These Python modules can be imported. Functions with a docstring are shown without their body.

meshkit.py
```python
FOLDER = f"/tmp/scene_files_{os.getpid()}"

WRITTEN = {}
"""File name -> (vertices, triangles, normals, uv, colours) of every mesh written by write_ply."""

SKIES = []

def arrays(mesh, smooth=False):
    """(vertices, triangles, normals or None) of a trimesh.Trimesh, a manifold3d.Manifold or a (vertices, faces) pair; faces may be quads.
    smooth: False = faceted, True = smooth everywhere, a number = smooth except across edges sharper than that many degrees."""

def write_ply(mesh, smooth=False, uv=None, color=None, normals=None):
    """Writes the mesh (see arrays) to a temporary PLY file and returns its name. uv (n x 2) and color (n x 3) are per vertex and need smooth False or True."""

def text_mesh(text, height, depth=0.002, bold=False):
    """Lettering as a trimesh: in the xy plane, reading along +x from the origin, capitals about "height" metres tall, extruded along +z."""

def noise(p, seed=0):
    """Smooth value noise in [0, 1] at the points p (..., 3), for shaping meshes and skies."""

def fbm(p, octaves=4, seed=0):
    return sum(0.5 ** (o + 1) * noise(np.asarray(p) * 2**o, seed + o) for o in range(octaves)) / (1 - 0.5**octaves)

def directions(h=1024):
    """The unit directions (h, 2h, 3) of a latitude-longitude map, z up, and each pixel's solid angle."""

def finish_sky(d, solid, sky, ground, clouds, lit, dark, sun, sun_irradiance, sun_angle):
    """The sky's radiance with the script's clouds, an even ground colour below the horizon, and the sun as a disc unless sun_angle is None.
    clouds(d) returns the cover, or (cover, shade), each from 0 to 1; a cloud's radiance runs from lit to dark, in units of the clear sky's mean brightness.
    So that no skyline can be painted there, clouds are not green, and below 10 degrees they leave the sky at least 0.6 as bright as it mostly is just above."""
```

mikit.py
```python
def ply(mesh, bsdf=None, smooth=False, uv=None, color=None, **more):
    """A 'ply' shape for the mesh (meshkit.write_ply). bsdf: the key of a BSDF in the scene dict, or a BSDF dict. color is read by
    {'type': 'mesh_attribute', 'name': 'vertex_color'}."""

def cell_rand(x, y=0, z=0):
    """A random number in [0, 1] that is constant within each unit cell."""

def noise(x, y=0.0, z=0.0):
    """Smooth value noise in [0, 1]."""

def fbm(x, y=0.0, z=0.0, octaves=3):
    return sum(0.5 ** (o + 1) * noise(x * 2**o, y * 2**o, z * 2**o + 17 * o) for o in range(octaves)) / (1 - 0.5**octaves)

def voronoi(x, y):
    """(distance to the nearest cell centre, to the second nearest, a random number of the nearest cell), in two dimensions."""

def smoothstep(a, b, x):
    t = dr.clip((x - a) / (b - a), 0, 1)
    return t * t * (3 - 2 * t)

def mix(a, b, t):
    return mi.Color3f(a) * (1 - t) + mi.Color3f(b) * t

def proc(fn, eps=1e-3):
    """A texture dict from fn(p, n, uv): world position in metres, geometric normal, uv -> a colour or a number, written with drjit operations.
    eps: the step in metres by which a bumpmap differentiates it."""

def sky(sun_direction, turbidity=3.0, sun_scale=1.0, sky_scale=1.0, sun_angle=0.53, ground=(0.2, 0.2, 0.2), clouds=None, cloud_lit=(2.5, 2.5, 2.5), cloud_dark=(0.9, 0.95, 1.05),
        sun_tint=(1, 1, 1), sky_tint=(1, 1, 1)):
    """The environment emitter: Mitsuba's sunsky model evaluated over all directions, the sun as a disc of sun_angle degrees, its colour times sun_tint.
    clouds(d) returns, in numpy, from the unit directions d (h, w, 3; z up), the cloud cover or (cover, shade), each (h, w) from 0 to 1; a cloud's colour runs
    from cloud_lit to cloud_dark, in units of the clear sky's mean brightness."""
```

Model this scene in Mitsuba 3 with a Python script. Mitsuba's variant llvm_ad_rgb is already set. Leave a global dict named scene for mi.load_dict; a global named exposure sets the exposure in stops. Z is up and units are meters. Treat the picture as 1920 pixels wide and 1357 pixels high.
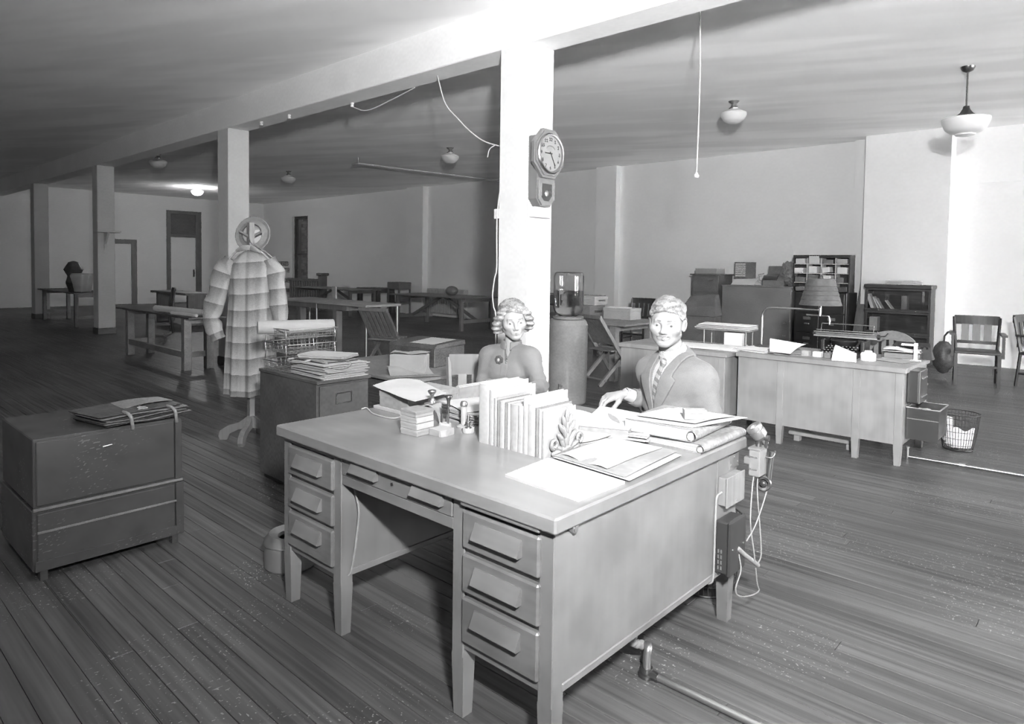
import math, random
import numpy as np, trimesh, mitsuba as mi, drjit as dr
import manifold3d as m3
import mikit, meshkit
from mikit import proc, noise, fbm, voronoi, cell_rand, smoothstep, mix
T4 = mi.ScalarTransform4f
scene, labels = {}, {}
rng = np.random.default_rng(7)
random.seed(7)

# ---------------------------------------------------------------- camera (view camera with falling front)
W, H = 1920, 1357
CAM_Z, FOCAL, PPX, PPY = 1.476, 1255.69, 948.01, 548.27
YAW, PITCH, ROLL = 0.74403, -0.040357, 0.013383
_f = np.array([-math.sin(YAW), math.cos(YAW), 0.0]); _r = np.array([math.cos(YAW), math.sin(YAW), 0.0]); _u = np.array([0, 0, 1.0])
_f, _u = _f * math.cos(PITCH) + _u * math.sin(PITCH), _u * math.cos(PITCH) - _f * math.sin(PITCH)
_r, _u = _r * math.cos(ROLL) + _u * math.sin(ROLL), _u * math.cos(ROLL) - _r * math.sin(ROLL)
EYE = np.array([0.0, 0.0, CAM_Z])
scene['camera'] = {'type': 'perspective', 'fov': 2 * math.degrees(math.atan(W / 2 / FOCAL)), 'fov_axis': 'x', 'near_clip': 0.05, 'far_clip': 100.0,
                   'principal_point_offset_x': (W / 2 - PPX) / W, 'principal_point_offset_y': (H / 2 - PPY) / H,
                   'to_world': T4().look_at(origin=EYE.tolist(), target=(EYE + _f).tolist(), up=_u.tolist())}
# ---------------------------------------------------------------- light
exposure = 0.22
FLASH_POS, FLASH_AIM, FLASH_RAD, FLASH_W = np.array([0.42, 0.0, 2.2]), np.array([-0.47, 0.88, 0.05]), 0.13, 3600.0
SKY = 34.0  # daylight level behind the added windows, raised to fill walls and ceiling
scene['sky_fill_light'] = {'type': 'constant', 'radiance': {'type': 'rgb', 'value': [SKY] * 3}}

# ---------------------------------------------------------------- materials
def rgb(v): return {'type': 'rgb', 'value': [v] * 3 if np.isscalar(v) else list(v)}
def mat(name, base, rough=0.6, spec=0.5, metal=0.0, **kw):
    scene[name] = {'type': 'twosided', 'b': {'type': 'principled', 'base_color': base if isinstance(base, dict) else rgb(base), 'roughness': rough if isinstance(rough, dict) else float(rough), 'metallic': metal, 'specular': spec, **kw}}
    return name
def G(v): return mi.Color3f(v)
def grain(dark, light, axis, scale=60.0, stain=0.0):
    """Wood: streaks along one axis ('x','y','z') plus slow stains."""
    def fn(p, n, uv):
        a, b, c = {'x': (p.x, p.y, p.z), 'y': (p.y, p.x, p.z), 'z': (p.z, p.x, p.y)}[axis]
        s = fbm(a * 2.5, b * scale, c * scale, 3)
        w = noise(a * 0.9 + 3, b * 6, c * 6)
        t = 0.75 * s + 0.25 * w
        if stain: t = t * (1 - stain) + stain * fbm(p.x * 5 + 9, p.y * 5, p.z * 5, 3)
        return G(dark + (light - dark) * smoothstep(0.2, 0.85, t))
    return proc(fn)
def mottled(dark, light, scale=4.0, fine=0.25, fscale=60.0):
    def fn(p, n, uv):
        t = (1 - fine) * fbm(p.x * scale, p.y * scale, p.z * scale, 3) + fine * noise(p.x * fscale, p.y * fscale, p.z * fscale)
        return G(dark + (light - dark) * smoothstep(0.25, 0.75, t))
    return proc(fn)
def scuffed(base, amt, scale=9.0):
    """Dark paint or varnish with worn, chalky scratches."""
    def fn(p, n, uv):
        s = fbm(p.x * scale + p.z * 2, p.y * scale + p.z * 2, p.z * scale, 3)
        k = smoothstep(0.70, 0.90, noise(p.x * 90 + p.z * 50, p.y * 90 - p.z * 60, p.z * 120)) * smoothstep(0.55, 0.8, noise(p.x * 5, p.y * 5, p.z * 5 + 3))
        return G(base * (0.75 + 0.5 * s) + amt * k)
    return proc(fn)

mat('m_wall', mottled(0.83, 0.88, 0.8, 0.2, 30), 0.8, 0.2)
mat('m_wall_end', mottled(0.80, 0.86, 0.8, 0.2, 30), 0.8, 0.2)
def _ceil(p, n, uv):
    s = fbm(p.x * 0.5 + p.y * 0.35, p.y * 2.6 - p.x * 1.2, 0.0, 3)
    return G(0.80 + 0.10 * smoothstep(0.3, 0.7, s))
mat('m_ceiling', proc(_ceil), 0.85, 0.2)
mat('m_beam', mottled(0.76, 0.82, 2.0, 0.3, 40), 0.75, 0.3)
mat('m_white', mottled(0.58, 0.63, 2.0, 0.3, 40), 0.75, 0.3)
mat('m_floor_dark', mottled(0.030, 0.060, 2.0, 0.3, 20), 0.5, 0.5)
def floor_fn(lo, hi):
    def fn(p, n, uv):
        s = fbm(p.x * 1.6, p.y * 55, 0.0, 3)
        w = fbm(p.x * 0.8 + 5, p.y * 1.5, 1.0, 3)
        d = smoothstep(0.86, 0.93, noise(p.x * 130, p.y * 130, 2.0)) * smoothstep(0.55, 0.75, noise(p.x * 2.3, p.y * 2.3, 7.0))
        t = 0.5 * s + 0.5 * w
        return G(lo + (hi - lo) * smoothstep(0.25, 0.75, t) + 0.12 * d)
    return proc(fn)
for k, (lo, hi) in enumerate(((0.036, 0.078), (0.043, 0.092), (0.030, 0.068))):
    mat(f'm_board_{k}', floor_fn(lo, hi), 0.42, 0.45)
mat('m_gap', 0.012, 0.9, 0.1)
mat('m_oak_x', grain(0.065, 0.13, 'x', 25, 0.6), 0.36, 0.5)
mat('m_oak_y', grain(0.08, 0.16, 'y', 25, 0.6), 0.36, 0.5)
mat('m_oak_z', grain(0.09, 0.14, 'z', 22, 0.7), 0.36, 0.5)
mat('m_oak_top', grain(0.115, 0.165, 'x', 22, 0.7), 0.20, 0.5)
mat('m_desk_mid', grain(0.20, 0.30, 'z', 30, 0.6), 0.5, 0.4)
mat('m_dark_wood', grain(0.018, 0.045, 'z', 60, 0.3), 0.35, 0.5)
mat('m_dark_wood_x', grain(0.020, 0.050, 'x', 60, 0.3), 0.35, 0.5)
mat('m_mid_wood', grain(0.10, 0.18, 'z', 50, 0.4), 0.5, 0.4)
mat('m_pale_wood', grain(0.22, 0.34, 'x', 50, 0.4), 0.55, 0.4)
mat('m_scuffed', scuffed(0.040, 0.05), 0.5, 0.4)
mat('m_steel_paint', mottled(0.17, 0.21, 3, 0.2, 50), 0.5, 0.4)
mat('m_olive_paint', mottled(0.040, 0.062, 5, 0.3, 60), 0.5, 0.4)
mat('m_black', 0.02, 0.35, 0.5)
mat('m_black_metal', 0.030, 0.3, 0.5, 0.3)
mat('m_steel', 0.55, 0.28, 0.5, 1.0)
mat('m_dull_metal', 0.35, 0.4, 0.5, 0.9)
mat('m_dark_metal', 0.16, 0.3, 0.5, 0.9)
mat('m_brass', 0.42, 0.3, 0.5, 1.0)
mat('m_iron', 0.22, 0.45, 0.5, 0.6)
mat('m_paper', mottled(0.74, 0.80, 8, 0.2, 80), 0.85, 0.2)
mat('m_sheet', mottled(0.255, 0.28, 8, 0.2, 80), 0.85, 0.2)
mat('m_sheet_b', mottled(0.205, 0.235, 8, 0.2, 80), 0.85, 0.2)
mat('m_paper_b', mottled(0.58, 0.66, 8, 0.2, 80), 0.85, 0.2)
mat('m_paper_grey', mottled(0.34, 0.42, 8, 0.2, 80), 0.85, 0.2)
def _edges(p, n, uv):
    return G(0.17 + 0.12 * noise(p.x * 6, p.y * 6, p.z * 420))
mat('m_page_edges', proc(_edges), 0.9, 0.1)
mat('m_card', mottled(0.15, 0.20, 6, 0.3, 60), 0.8, 0.2)
mat('m_card_dark', mottled(0.11, 0.15, 6, 0.3, 60), 0.7, 0.3)
mat('m_leather', mottled(0.035, 0.065, 14, 0.4, 90), 0.42, 0.5)
mat('m_leather_mid', mottled(0.13, 0.19, 14, 0.4, 90), 0.45, 0.5)
mat('m_cord', 0.55, 0.7, 0.3)
mat('m_cord_dark', 0.12, 0.6, 0.3)
mat('m_porcelain', 0.78, 0.15, 0.6)
mat('m_opal', 0.80, 0.2, 0.5)
mat('m_radiator', 0.45, 0.5, 0.4)
mat('m_ink', 0.02, 0.8, 0.1)
scene['m_glass'] = {'type': 'thindielectric', 'int_ior': 1.5}
scene['m_glass_solid'] = {'type': 'dielectric', 'int_ior': 1.5}
scene['m_water'] = {'type': 'dielectric', 'int_ior': 1.33}

# ---------------------------------------------------------------- mesh helpers
def tm(man):
    m = man.to_mesh(); return trimesh.Trimesh(np.array(m.vert_properties[:, :3], float), np.array(m.tri_verts, int), process=False)
def box(x0, x1, y0, y1, z0, z1, bev=0.0):
    x0, x1 = min(x0, x1), max(x0, x1); y0, y1 = min(y0, y1), max(y0, y1); z0, z1 = min(z0, z1), max(z0, z1)
    if bev <= 0:
        b = trimesh.creation.box((x1 - x0, y1 - y0, z1 - z0)); b.apply_translation(((x0 + x1) / 2, (y0 + y1) / 2, (z0 + z1) / 2)); return b
    b = min(bev, 0.49 * (x1 - x0), 0.49 * (y1 - y0), 0.49 * (z1 - z0)); pts = []
    for sx in (0, 1):
        for sy in (0, 1):
            for sz in (0, 1):
                c = np.array([(x0, x1)[sx], (y0, y1)[sy], (z0, z1)[sz]]); d = np.array([1 - 2 * sx, 1 - 2 * sy, 1 - 2 * sz]) * b
                pts += [c + d * [0, 1, 1], c + d * [1, 0, 1], c + d * [1, 1, 0]]
    return hull(pts)
def hull(pts):
    return tm(m3.Manifold.hull_points(np.asarray(pts, np.float64)))
def cbox(c, s, bev=0.0, rz=0.0, rx=0.0, ry=0.0):
    return xf(box(-s[0] / 2, s[0] / 2, -s[1] / 2, s[1] / 2, -s[2] / 2, s[2] / 2, bev), c, rz, rx, ry)
def mtx(loc=(0, 0, 0), rz=0.0, rx=0.0, ry=0.0):
    R = trimesh.transformations.euler_matrix(math.radians(rx), math.radians(ry), math.radians(rz), 'sxyz'); R[:3, 3] = loc; return R
def xf(m, loc=(0, 0, 0), rz=0.0, rx=0.0, ry=0.0):
    m = m.copy(); m.apply_transform(mtx(loc, rz, rx, ry)); return m
def cat(*ms):
    ms = [m for g in ms for m in (g if isinstance(g, (list, tuple)) else [g])]; return trimesh.util.concatenate(ms)
def frame(d):
    d = np.asarray(d, float); d = d / np.linalg.norm(d); a = np.array([0, 0, 1.0]) if abs(d[2]) < 0.9 else np.array([1.0, 0, 0])
    s = np.cross(a, d); s /= np.linalg.norm(s); return s, np.cross(d, s), d
def tube(pts, r, n=8, closed=False):
    pts = np.asarray(pts, float); k = len(pts); rr = np.full(k, r) if np.isscalar(r) else np.asarray(r, float)
    tg = np.gradient(pts, axis=0) if not closed else np.roll(pts, -1, 0) - np.roll(pts, 1, 0)
    tg /= np.maximum(np.linalg.norm(tg, axis=1, keepdims=True), 1e-9)
    s, _, _ = frame(tg[0]); V = []; a = np.arange(n) * 2 * np.pi / n
    for i in range(k):
        s = s - tg[i] * (s @ tg[i]); s /= np.linalg.norm(s); b = np.cross(tg[i], s)
        V.append(pts[i] + rr[i] * (np.cos(a)[:, None] * s + np.sin(a)[:, None] * b))
    F = []; rows = k if closed else k - 1
    for i in range(rows):
        j = (i + 1) % k
        for q in range(n):
            q2 = (q + 1) % n; F += [[i * n + q, i * n + q2, j * n + q2], [i * n + q, j * n + q2, j * n + q]]
    V = np.vstack(V)
    if not closed:
        V = np.vstack([V, pts[0], pts[-1]])
        for q in range(n): F += [[k * n, (q + 1) % n, q], [k * n + 1, (k - 1) * n + q, (k - 1) * n + (q + 1) % n]]
    return trimesh.Trimesh(V, F, process=False)
def rod(a, b, r, n=10, r2=None): return tube([a, b], [r, r if r2 is None else r2], n)
def bar(a, b, w, h, up=(0, 0, 1)):
    """Rectangular bar from a to b; w is its width across 'up', h along it."""
    a, b = np.asarray(a, float), np.asarray(b, float); d = b - a; L = np.linalg.norm(d); d /= L
    u = np.asarray(up, float) - d * (np.asarray(up, float) @ d); u /= np.linalg.norm(u); s = np.cross(u, d)
    m = trimesh.creation.box((L, w, h)); M = np.eye(4); M[:3, 0], M[:3, 1], M[:3, 2], M[:3, 3] = d, s, u, (a + b) / 2; m.apply_transform(M); return m
def lathe(prof, n=32, loc=(0, 0, 0), axis=None):
    """Profile [(r, z), ...] turned about z."""
    prof = np.asarray(prof, float); k = len(prof); a = np.arange(n) * 2 * np.pi / n
    V = np.stack([prof[:, None, 0] * np.cos(a), prof[:, None, 0] * np.sin(a), np.repeat(prof[:, 1:2], n, 1)], -1).reshape(-1, 3); F = []
    for i in range(k - 1):
        for q in range(n):
            q2 = (q + 1) % n
            if prof[i, 0] > 1e-9: F.append([i * n + q, i * n + q2, (i + 1) * n + q2])
            if prof[i + 1, 0] > 1e-9: F.append([i * n + q, (i + 1) * n + q2, (i + 1) * n + q])
    m = trimesh.Trimesh(V, F, process=False)
    if axis is not None:
        M = np.eye(4); M[:3, 0], M[:3, 1], M[:3, 2] = frame(axis); m.apply_transform(M)
    m.apply_translation(loc); return m
def cyl(c, r, h, n=24, axis=None): return lathe([(0, 0), (r, 0), (r, h), (0, h)], n, c, axis)
def prism(poly, h, M=None):
    """Polygon in xy, extruded along +z by h."""
    from shapely.geometry import Polygon
    m = trimesh.creation.extrude_polygon(Polygon(poly), h, engine='earcut')
    if M is not None: m.apply_transform(M)
    return m
def prism_xz(poly, y0, y1):
    m = prism(poly, y1 - y0); v = m.vertices.copy(); m.vertices = np.stack([v[:, 0], y1 - v[:, 2], v[:, 1]], 1); return m
def prism_yz(poly, x0, x1):
    m = prism(poly, x1 - x0); v = m.vertices.copy(); m.vertices = np.stack([x0 + v[:, 2], v[:, 0], v[:, 1]], 1); return m
def sheet(corners, thick=0.0008, nu=10, nv=10, fn=None):
    """A sheet between four corners (a, b, c, d in order), bent by fn(u, v) -> height along its normal."""
    a, b, c, d = (np.asarray(q, float) for q in corners); u, v = np.meshgrid(np.linspace(0, 1, nu + 1), np.linspace(0, 1, nv + 1), indexing='ij')
    P = a * ((1 - u) * (1 - v))[..., None] + b * (u * (1 - v))[..., None] + c * (u * v)[..., None] + d * ((1 - u) * v)[..., None]
    nrm = np.cross(b - a, d - a); nrm /= np.linalg.norm(nrm)
    if nrm[2] < -1e-6: nrm = -nrm
    if fn is not None: P = P + nrm * fn(u, v)[..., None]
    top, bot = (P + nrm * thick).reshape(-1, 3), P.reshape(-1, 3); K = len(top); idx = np.arange(K).reshape(nu + 1, nv + 1); F = []
    for i in range(nu):
        for j in range(nv):
            q = [idx[i, j], idx[i + 1, j], idx[i + 1, j + 1], idx[i, j + 1]]
            F += [[q[0], q[1], q[2]], [q[0], q[2], q[3]], [q[0] + K, q[2] + K, q[1] + K], [q[0] + K, q[3] + K, q[2] + K]]
    ring = list(idx[:, 0]) + list(idx[-1, 1:]) + list(idx[-2::-1, -1]) + list(idx[0, -2:0:-1])
    for q, p in zip(ring, ring[1:] + ring[:1]): F += [[q, q + K, p + K], [q, p + K, p]]
    m = trimesh.Trimesh(np.vstack([top, bot]), F, process=False); 
    if m.volume < 0: m.invert()
    return m
def ellipsoid(c, r, sub=3):
    m = trimesh.creation.icosphere(sub); m.vertices = m.vertices * np.asarray(r) + np.asarray(c); return m
def arc(c, r, a0, a1, n, ax=0, ay=2):
    a = np.radians(np.linspace(a0, a1, n)); P = np.tile(np.asarray(c, float), (n, 1)); P[:, ax] += r * np.cos(a); P[:, ay] += r * np.sin(a); return P
def bez(pts, n=24):
    """Catmull-Rom curve through the points."""
    p = np.asarray(pts, float); p = np.vstack([2 * p[0] - p[1], p, 2 * p[-1] - p[-2]]); out = []
    for i in range(1, len(p) - 2):
        t = np.linspace(0, 1, max(2, n // (len(p) - 3)), endpoint=False)[:, None]
        out.append(0.5 * (2 * p[i] + (p[i + 1] - p[i - 1]) * t + (2 * p[i - 1] - 5 * p[i] + 4 * p[i + 1] - p[i + 2]) * t**2 + (3 * p[i] - p[i - 1] - 3 * p[i + 1] + p[i + 2]) * t**3))
    return np.vstack(out + [p[-2:-1]])

# ---------------------------------------------------------------- scene entries
taken = {}
def numbered(name):
    k = taken.get(name, 0); taken[name] = k + 1; return name if k == 0 else f'{name}_{k:03d}'
def thing(name, label, cat_, group=None):
    key = numbered(name); labels[key] = {'label': label, 'category': cat_}
    if group: labels[key]['group'] = group
    return key
POSE = [np.eye(4)]
class at:
    """with at(loc, rz): every mesh added inside is moved there."""
    def __init__(s, loc=(0, 0, 0), rz=0.0, rx=0.0, ry=0.0): s.m = mtx(loc, rz, rx, ry)
    def __enter__(s): POSE.append(POSE[-1] @ s.m)
    def __exit__(s, *a): POSE.pop()
def put(key, mesh, m, smooth=30, **kw):
    if POSE[-1] is not POSE[0]: mesh = mesh.copy(); mesh.apply_transform(POSE[-1])
    scene[key] = mikit.ply(mesh, m, smooth, **kw)
def part(parent, name, mesh, m, smooth=30, label=None, kind=None, **kw):
    key = numbered(parent + '__' + name); put(key, mesh, m, smooth, **kw)
    if label: labels[key] = {'label': label}
    if kind: labels.setdefault(key, {})['kind'] = kind
    return key
def solo(name, mesh, m, label, cat_, group=None, smooth=30, kind=None, **kw):
    key = thing(name, label, cat_, group); put(key, mesh, m, smooth, **kw)
    if kind: labels[key]['kind'] = kind
    return key
def struct(name, mesh, m, label, cat_='room', smooth=False):
    key = numbered(name); put(key, mesh, m, smooth); labels[key] = {'label': label, 'category': cat_, 'kind': 'structure'}; return key
def hole_wall(x0, x1, z0, z1, y0, y1, holes):
    """Wall along x with rectangular holes (x0, x1, z0, z1)."""
    m = m3.Manifold.cube([x1 - x0, y1 - y0, z1 - z0]).translate([x0, y0, z0])
    for h in holes: m = m - m3.Manifold.cube([h[1] - h[0], y1 - y0 + 0.2, h[3] - h[2]]).translate([h[0], y0 - 0.1, h[2]])
    return tm(m)
# ================================================================ the room
RX0, RX1, RY0, RY1, RZ = -24.6, 8.0, -3.2, 12.8, 3.72
struct('floor', box(RX0 - 0.2, RX1 + 0.2, RY0 - 0.2, RY1 + 0.2, -0.12, -0.016), 'm_gap', 'dark worn strip wood floor of the office', 'floor')
FB = 0.085
def floor_boards():
    """Near rows board by board; further off the strips run on as one part."""
    r = random.Random(3); y = 0.80; rows = 0
    near = []
    while y < 6.0:
        a = max(-9.0, -1.2 - 2.2 * (y + 1.6)); b = 0.9 + 0.2 * y
        a = min(a, -3.6); x = a - r.uniform(0, 1.0)
        while x < b:
            L = r.uniform(2.6, 5.2)
            near.append((x, min(x + L, b + 0.8), y)); x += L
        rows += 1; y += FB
    return near, y
near, yend = floor_boards()
def board_mesh(x0, x1, y, top=0.0):
    g = 0.0012; return box(x0 + g, x1 - g, y + g, y + FB - g, -0.016, top, 0.0016)
r = random.Random(5); cover = []
ends = {}
for x0, x1, y in near:
    part('floor', 'board', board_mesh(x0, x1, y, -r.uniform(0, 0.0006)), f'm_board_{r.randrange(3)}', False)
    e = ends.setdefault(round(y, 4), [1e9, -1e9]); e[0] = min(e[0], x0); e[1] = max(e[1], x1)
far = []
y = RY0
while y < RY1:
    y0 = y
    if y < 0.80 - 1e-6 and y + FB > 0.80: yb = 0.80
    else: yb = y + FB
    if y < 0.80 - 1e-6: far.append(box(RX0, RX1, y + 0.0012, yb - 0.0012, -0.016, 0, 0))
    elif y < yend - 1e-6:
        e = ends.get(round(y, 4)) or min(ends.items(), key=lambda q: abs(q[0] - y))[1]
        far.append(box(RX0, e[0], y + 0.0012, yb - 0.0012, -0.016, 0)); far.append(box(e[1], RX1, y + 0.0012, yb - 0.0012, -0.016, 0))
    else: far.append(box(RX0, RX1, y + 0.0012, min(yb, RY1) - 0.0012, -0.016, 0))
    y = yb
part('floor', 'far_boards', cat(far), 'm_board_0', False, kind='stuff')
struct('ceiling', box(RX0 - 0.2, RX1 + 0.2, RY0 - 0.2, RY1 + 0.2, RZ, RZ + 0.15), 'm_ceiling', 'pale plastered ceiling with faint trowel streaks', 'ceiling')
# long wall at the right with its window, pilasters and projecting pier
WX0, WX1, WZ0, WZ1 = -22.35, -21.40, 0.42, 3.15
struct('wall_right', hole_wall(RX0 - 0.2, RX1 + 0.2, 0, RZ, RY1, RY1 + 0.25, [(WX0, WX1, WZ0, WZ1)]), 'm_wall', 'long white plastered wall behind the office', 'wall')
pier = struct('trim', box(-3.25, -2.03, 12.40, RY1 + 0.01, 0, RZ), 'm_wall', 'white pier projecting from the wall beside the glass-front bookcase', 'pier')
struct('trim', box(-3.49, -3.25, 12.70, RY1 + 0.01, 0, RZ), 'm_wall', 'narrow white boxed strip on the wall where the boards lean', 'pilaster')
struct('trim', box(-8.87, -8.33, 12.62, RY1 + 0.01, 0, RZ), 'm_wall', 'white pilaster on the wall behind the card file table', 'pilaster')
struct('trim', box(-15.62, -14.88, 12.60, RY1 + 0.01, 0, RZ), 'm_wall', 'white pilaster on the wall beside the radiator', 'pilaster')
struct('trim', box(-2.03, RX1, 12.775, RY1 + 0.005, 2.86, 2.885), 'm_wall', 'thin ledge line high on the wall above the armchair', 'moulding')
struct('wall_left', hole_wall(RX0 - 0.2, RX1 + 0.2, 0, RZ, RY0 - 0.25, RY0, []), 'm_wall', 'long wall behind the camera', 'wall')
def wall_y(x0, x1, holes):
    m = hole_wall(RY0, RY1, 0, RZ, 0, x1 - x0, holes); v = m.vertices.copy(); m.vertices = np.stack([x1 - v[:, 1], v[:, 0], v[:, 2]], 1); return m
TD, SD = (9.20, 10.40), (6.95, 8.24)
struct('wall_back', wall_y(RX0 - 0.25, RX0, [(TD[0], TD[1], 0, 3.25), (SD[0], SD[1], 0, 2.18), (12.05, 12.62, 0.9, 3.2)]), 'm_wall_end', 'far end wall with two doors', 'wall')
WF = ((4.2, 7.4), (8.0, 11.2))  # unseen window openings, added to let fill daylight onto walls and ceiling
struct('wall_front', wall_y(RX1, RX1 + 0.25, [(a, b, 0.7, 3.2) for a, b in WF]), 'm_wall', 'street wall at the near end of the room with two added windows for fill light', 'wall')
for k, (a, b) in enumerate(WF):
    xa, xb = RX1 + 0.08, RX1 + 0.14
    w = struct(f'window_{3 + k}', cat(box(xa, xb, a, b, 0.7, 0.78), box(xa, xb, a, b, 3.12, 3.2), box(xa, xb, a, b, 2.3, 2.36), box(xa, xb, a, a + 0.08, 0.78, 3.12), box(xa, xb, b - 0.08, b, 0.78, 3.12)), 'm_dark_wood', 'added unseen shop window letting fill daylight in through the street wall', 'window')
    part(w, 'pane', box(xa + 0.028, xa + 0.032, a + 0.08, b - 0.08, 0.78, 3.12), 'm_glass', False)
# dark sash window in the long wall
def sash(x0, x1, z0, z1, key):
    fw = 0.09
    part(key, 'pane', box(x0 + fw, x1 - fw, 0.118, 0.122, z0 + fw, (z0 + z1) / 2 - 0.03), 'm_glass', False)
    part(key, 'pane', box(x0 + fw, x1 - fw, 0.148, 0.152, (z0 + z1) / 2 + 0.03, z1 - fw), 'm_glass', False)
    for i, n in enumerate(np.arange(z0 + 0.05, z1 - 0.05, 0.11)):
        for j in range(4):
            s = 0.125 * (i % 2)
            a, b = max(x0 + 0.02, x0 + j * 0.25 - s), min(x1 - 0.02, x0 + j * 0.25 - s + 0.24)
            if b - a > 0.03: part(key, 'brick', box(a, b, 0.30, 0.40, n, n + 0.10), 'm_card_dark' if (i + j) % 3 else 'm_leather', False)
def win_frame(x0, x1, z0, z1):
    fw = 0.09; zm = (z0 + z1) / 2
    return cat(box(x0, x0 + fw, 0.03, 0.2, z0, z1), box(x1 - fw, x1, 0.03, 0.2, z0, z1), box(x0, x1, 0.03, 0.2, z1 - fw, z1), box(x0, x1, 0.0, 0.2, z0, z0 + fw), box(x0 + fw, x1 - fw, 0.1, 0.18, zm - 0.03, zm + 0.03), box(x0 - 0.5, x1 + 0.5, 0.42, 0.45, z0 - 0.4, z1 + 0.3), box(x0 - 0.03, x0, 0.2, 0.45, z0 - 0.1, z1 + 0.1), box(x1, x1 + 0.03, 0.2, 0.45, z0 - 0.1, z1 + 0.1))  # last three boxes: boards added behind the sash to shut out the sky
with at((0, RY1, 0)):
    w = struct('window_1', win_frame(WX0, WX1, WZ0, WZ1), 'm_dark_wood', 'tall dark sash window in the long wall beside the lettered sign', 'window')
    sash(WX0, WX1, WZ0, WZ1, w)
    part(w, 'casing', box(WX0 - 0.09, WX0, -0.02, 0.02, WZ0, WZ1), 'm_white', False)
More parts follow.
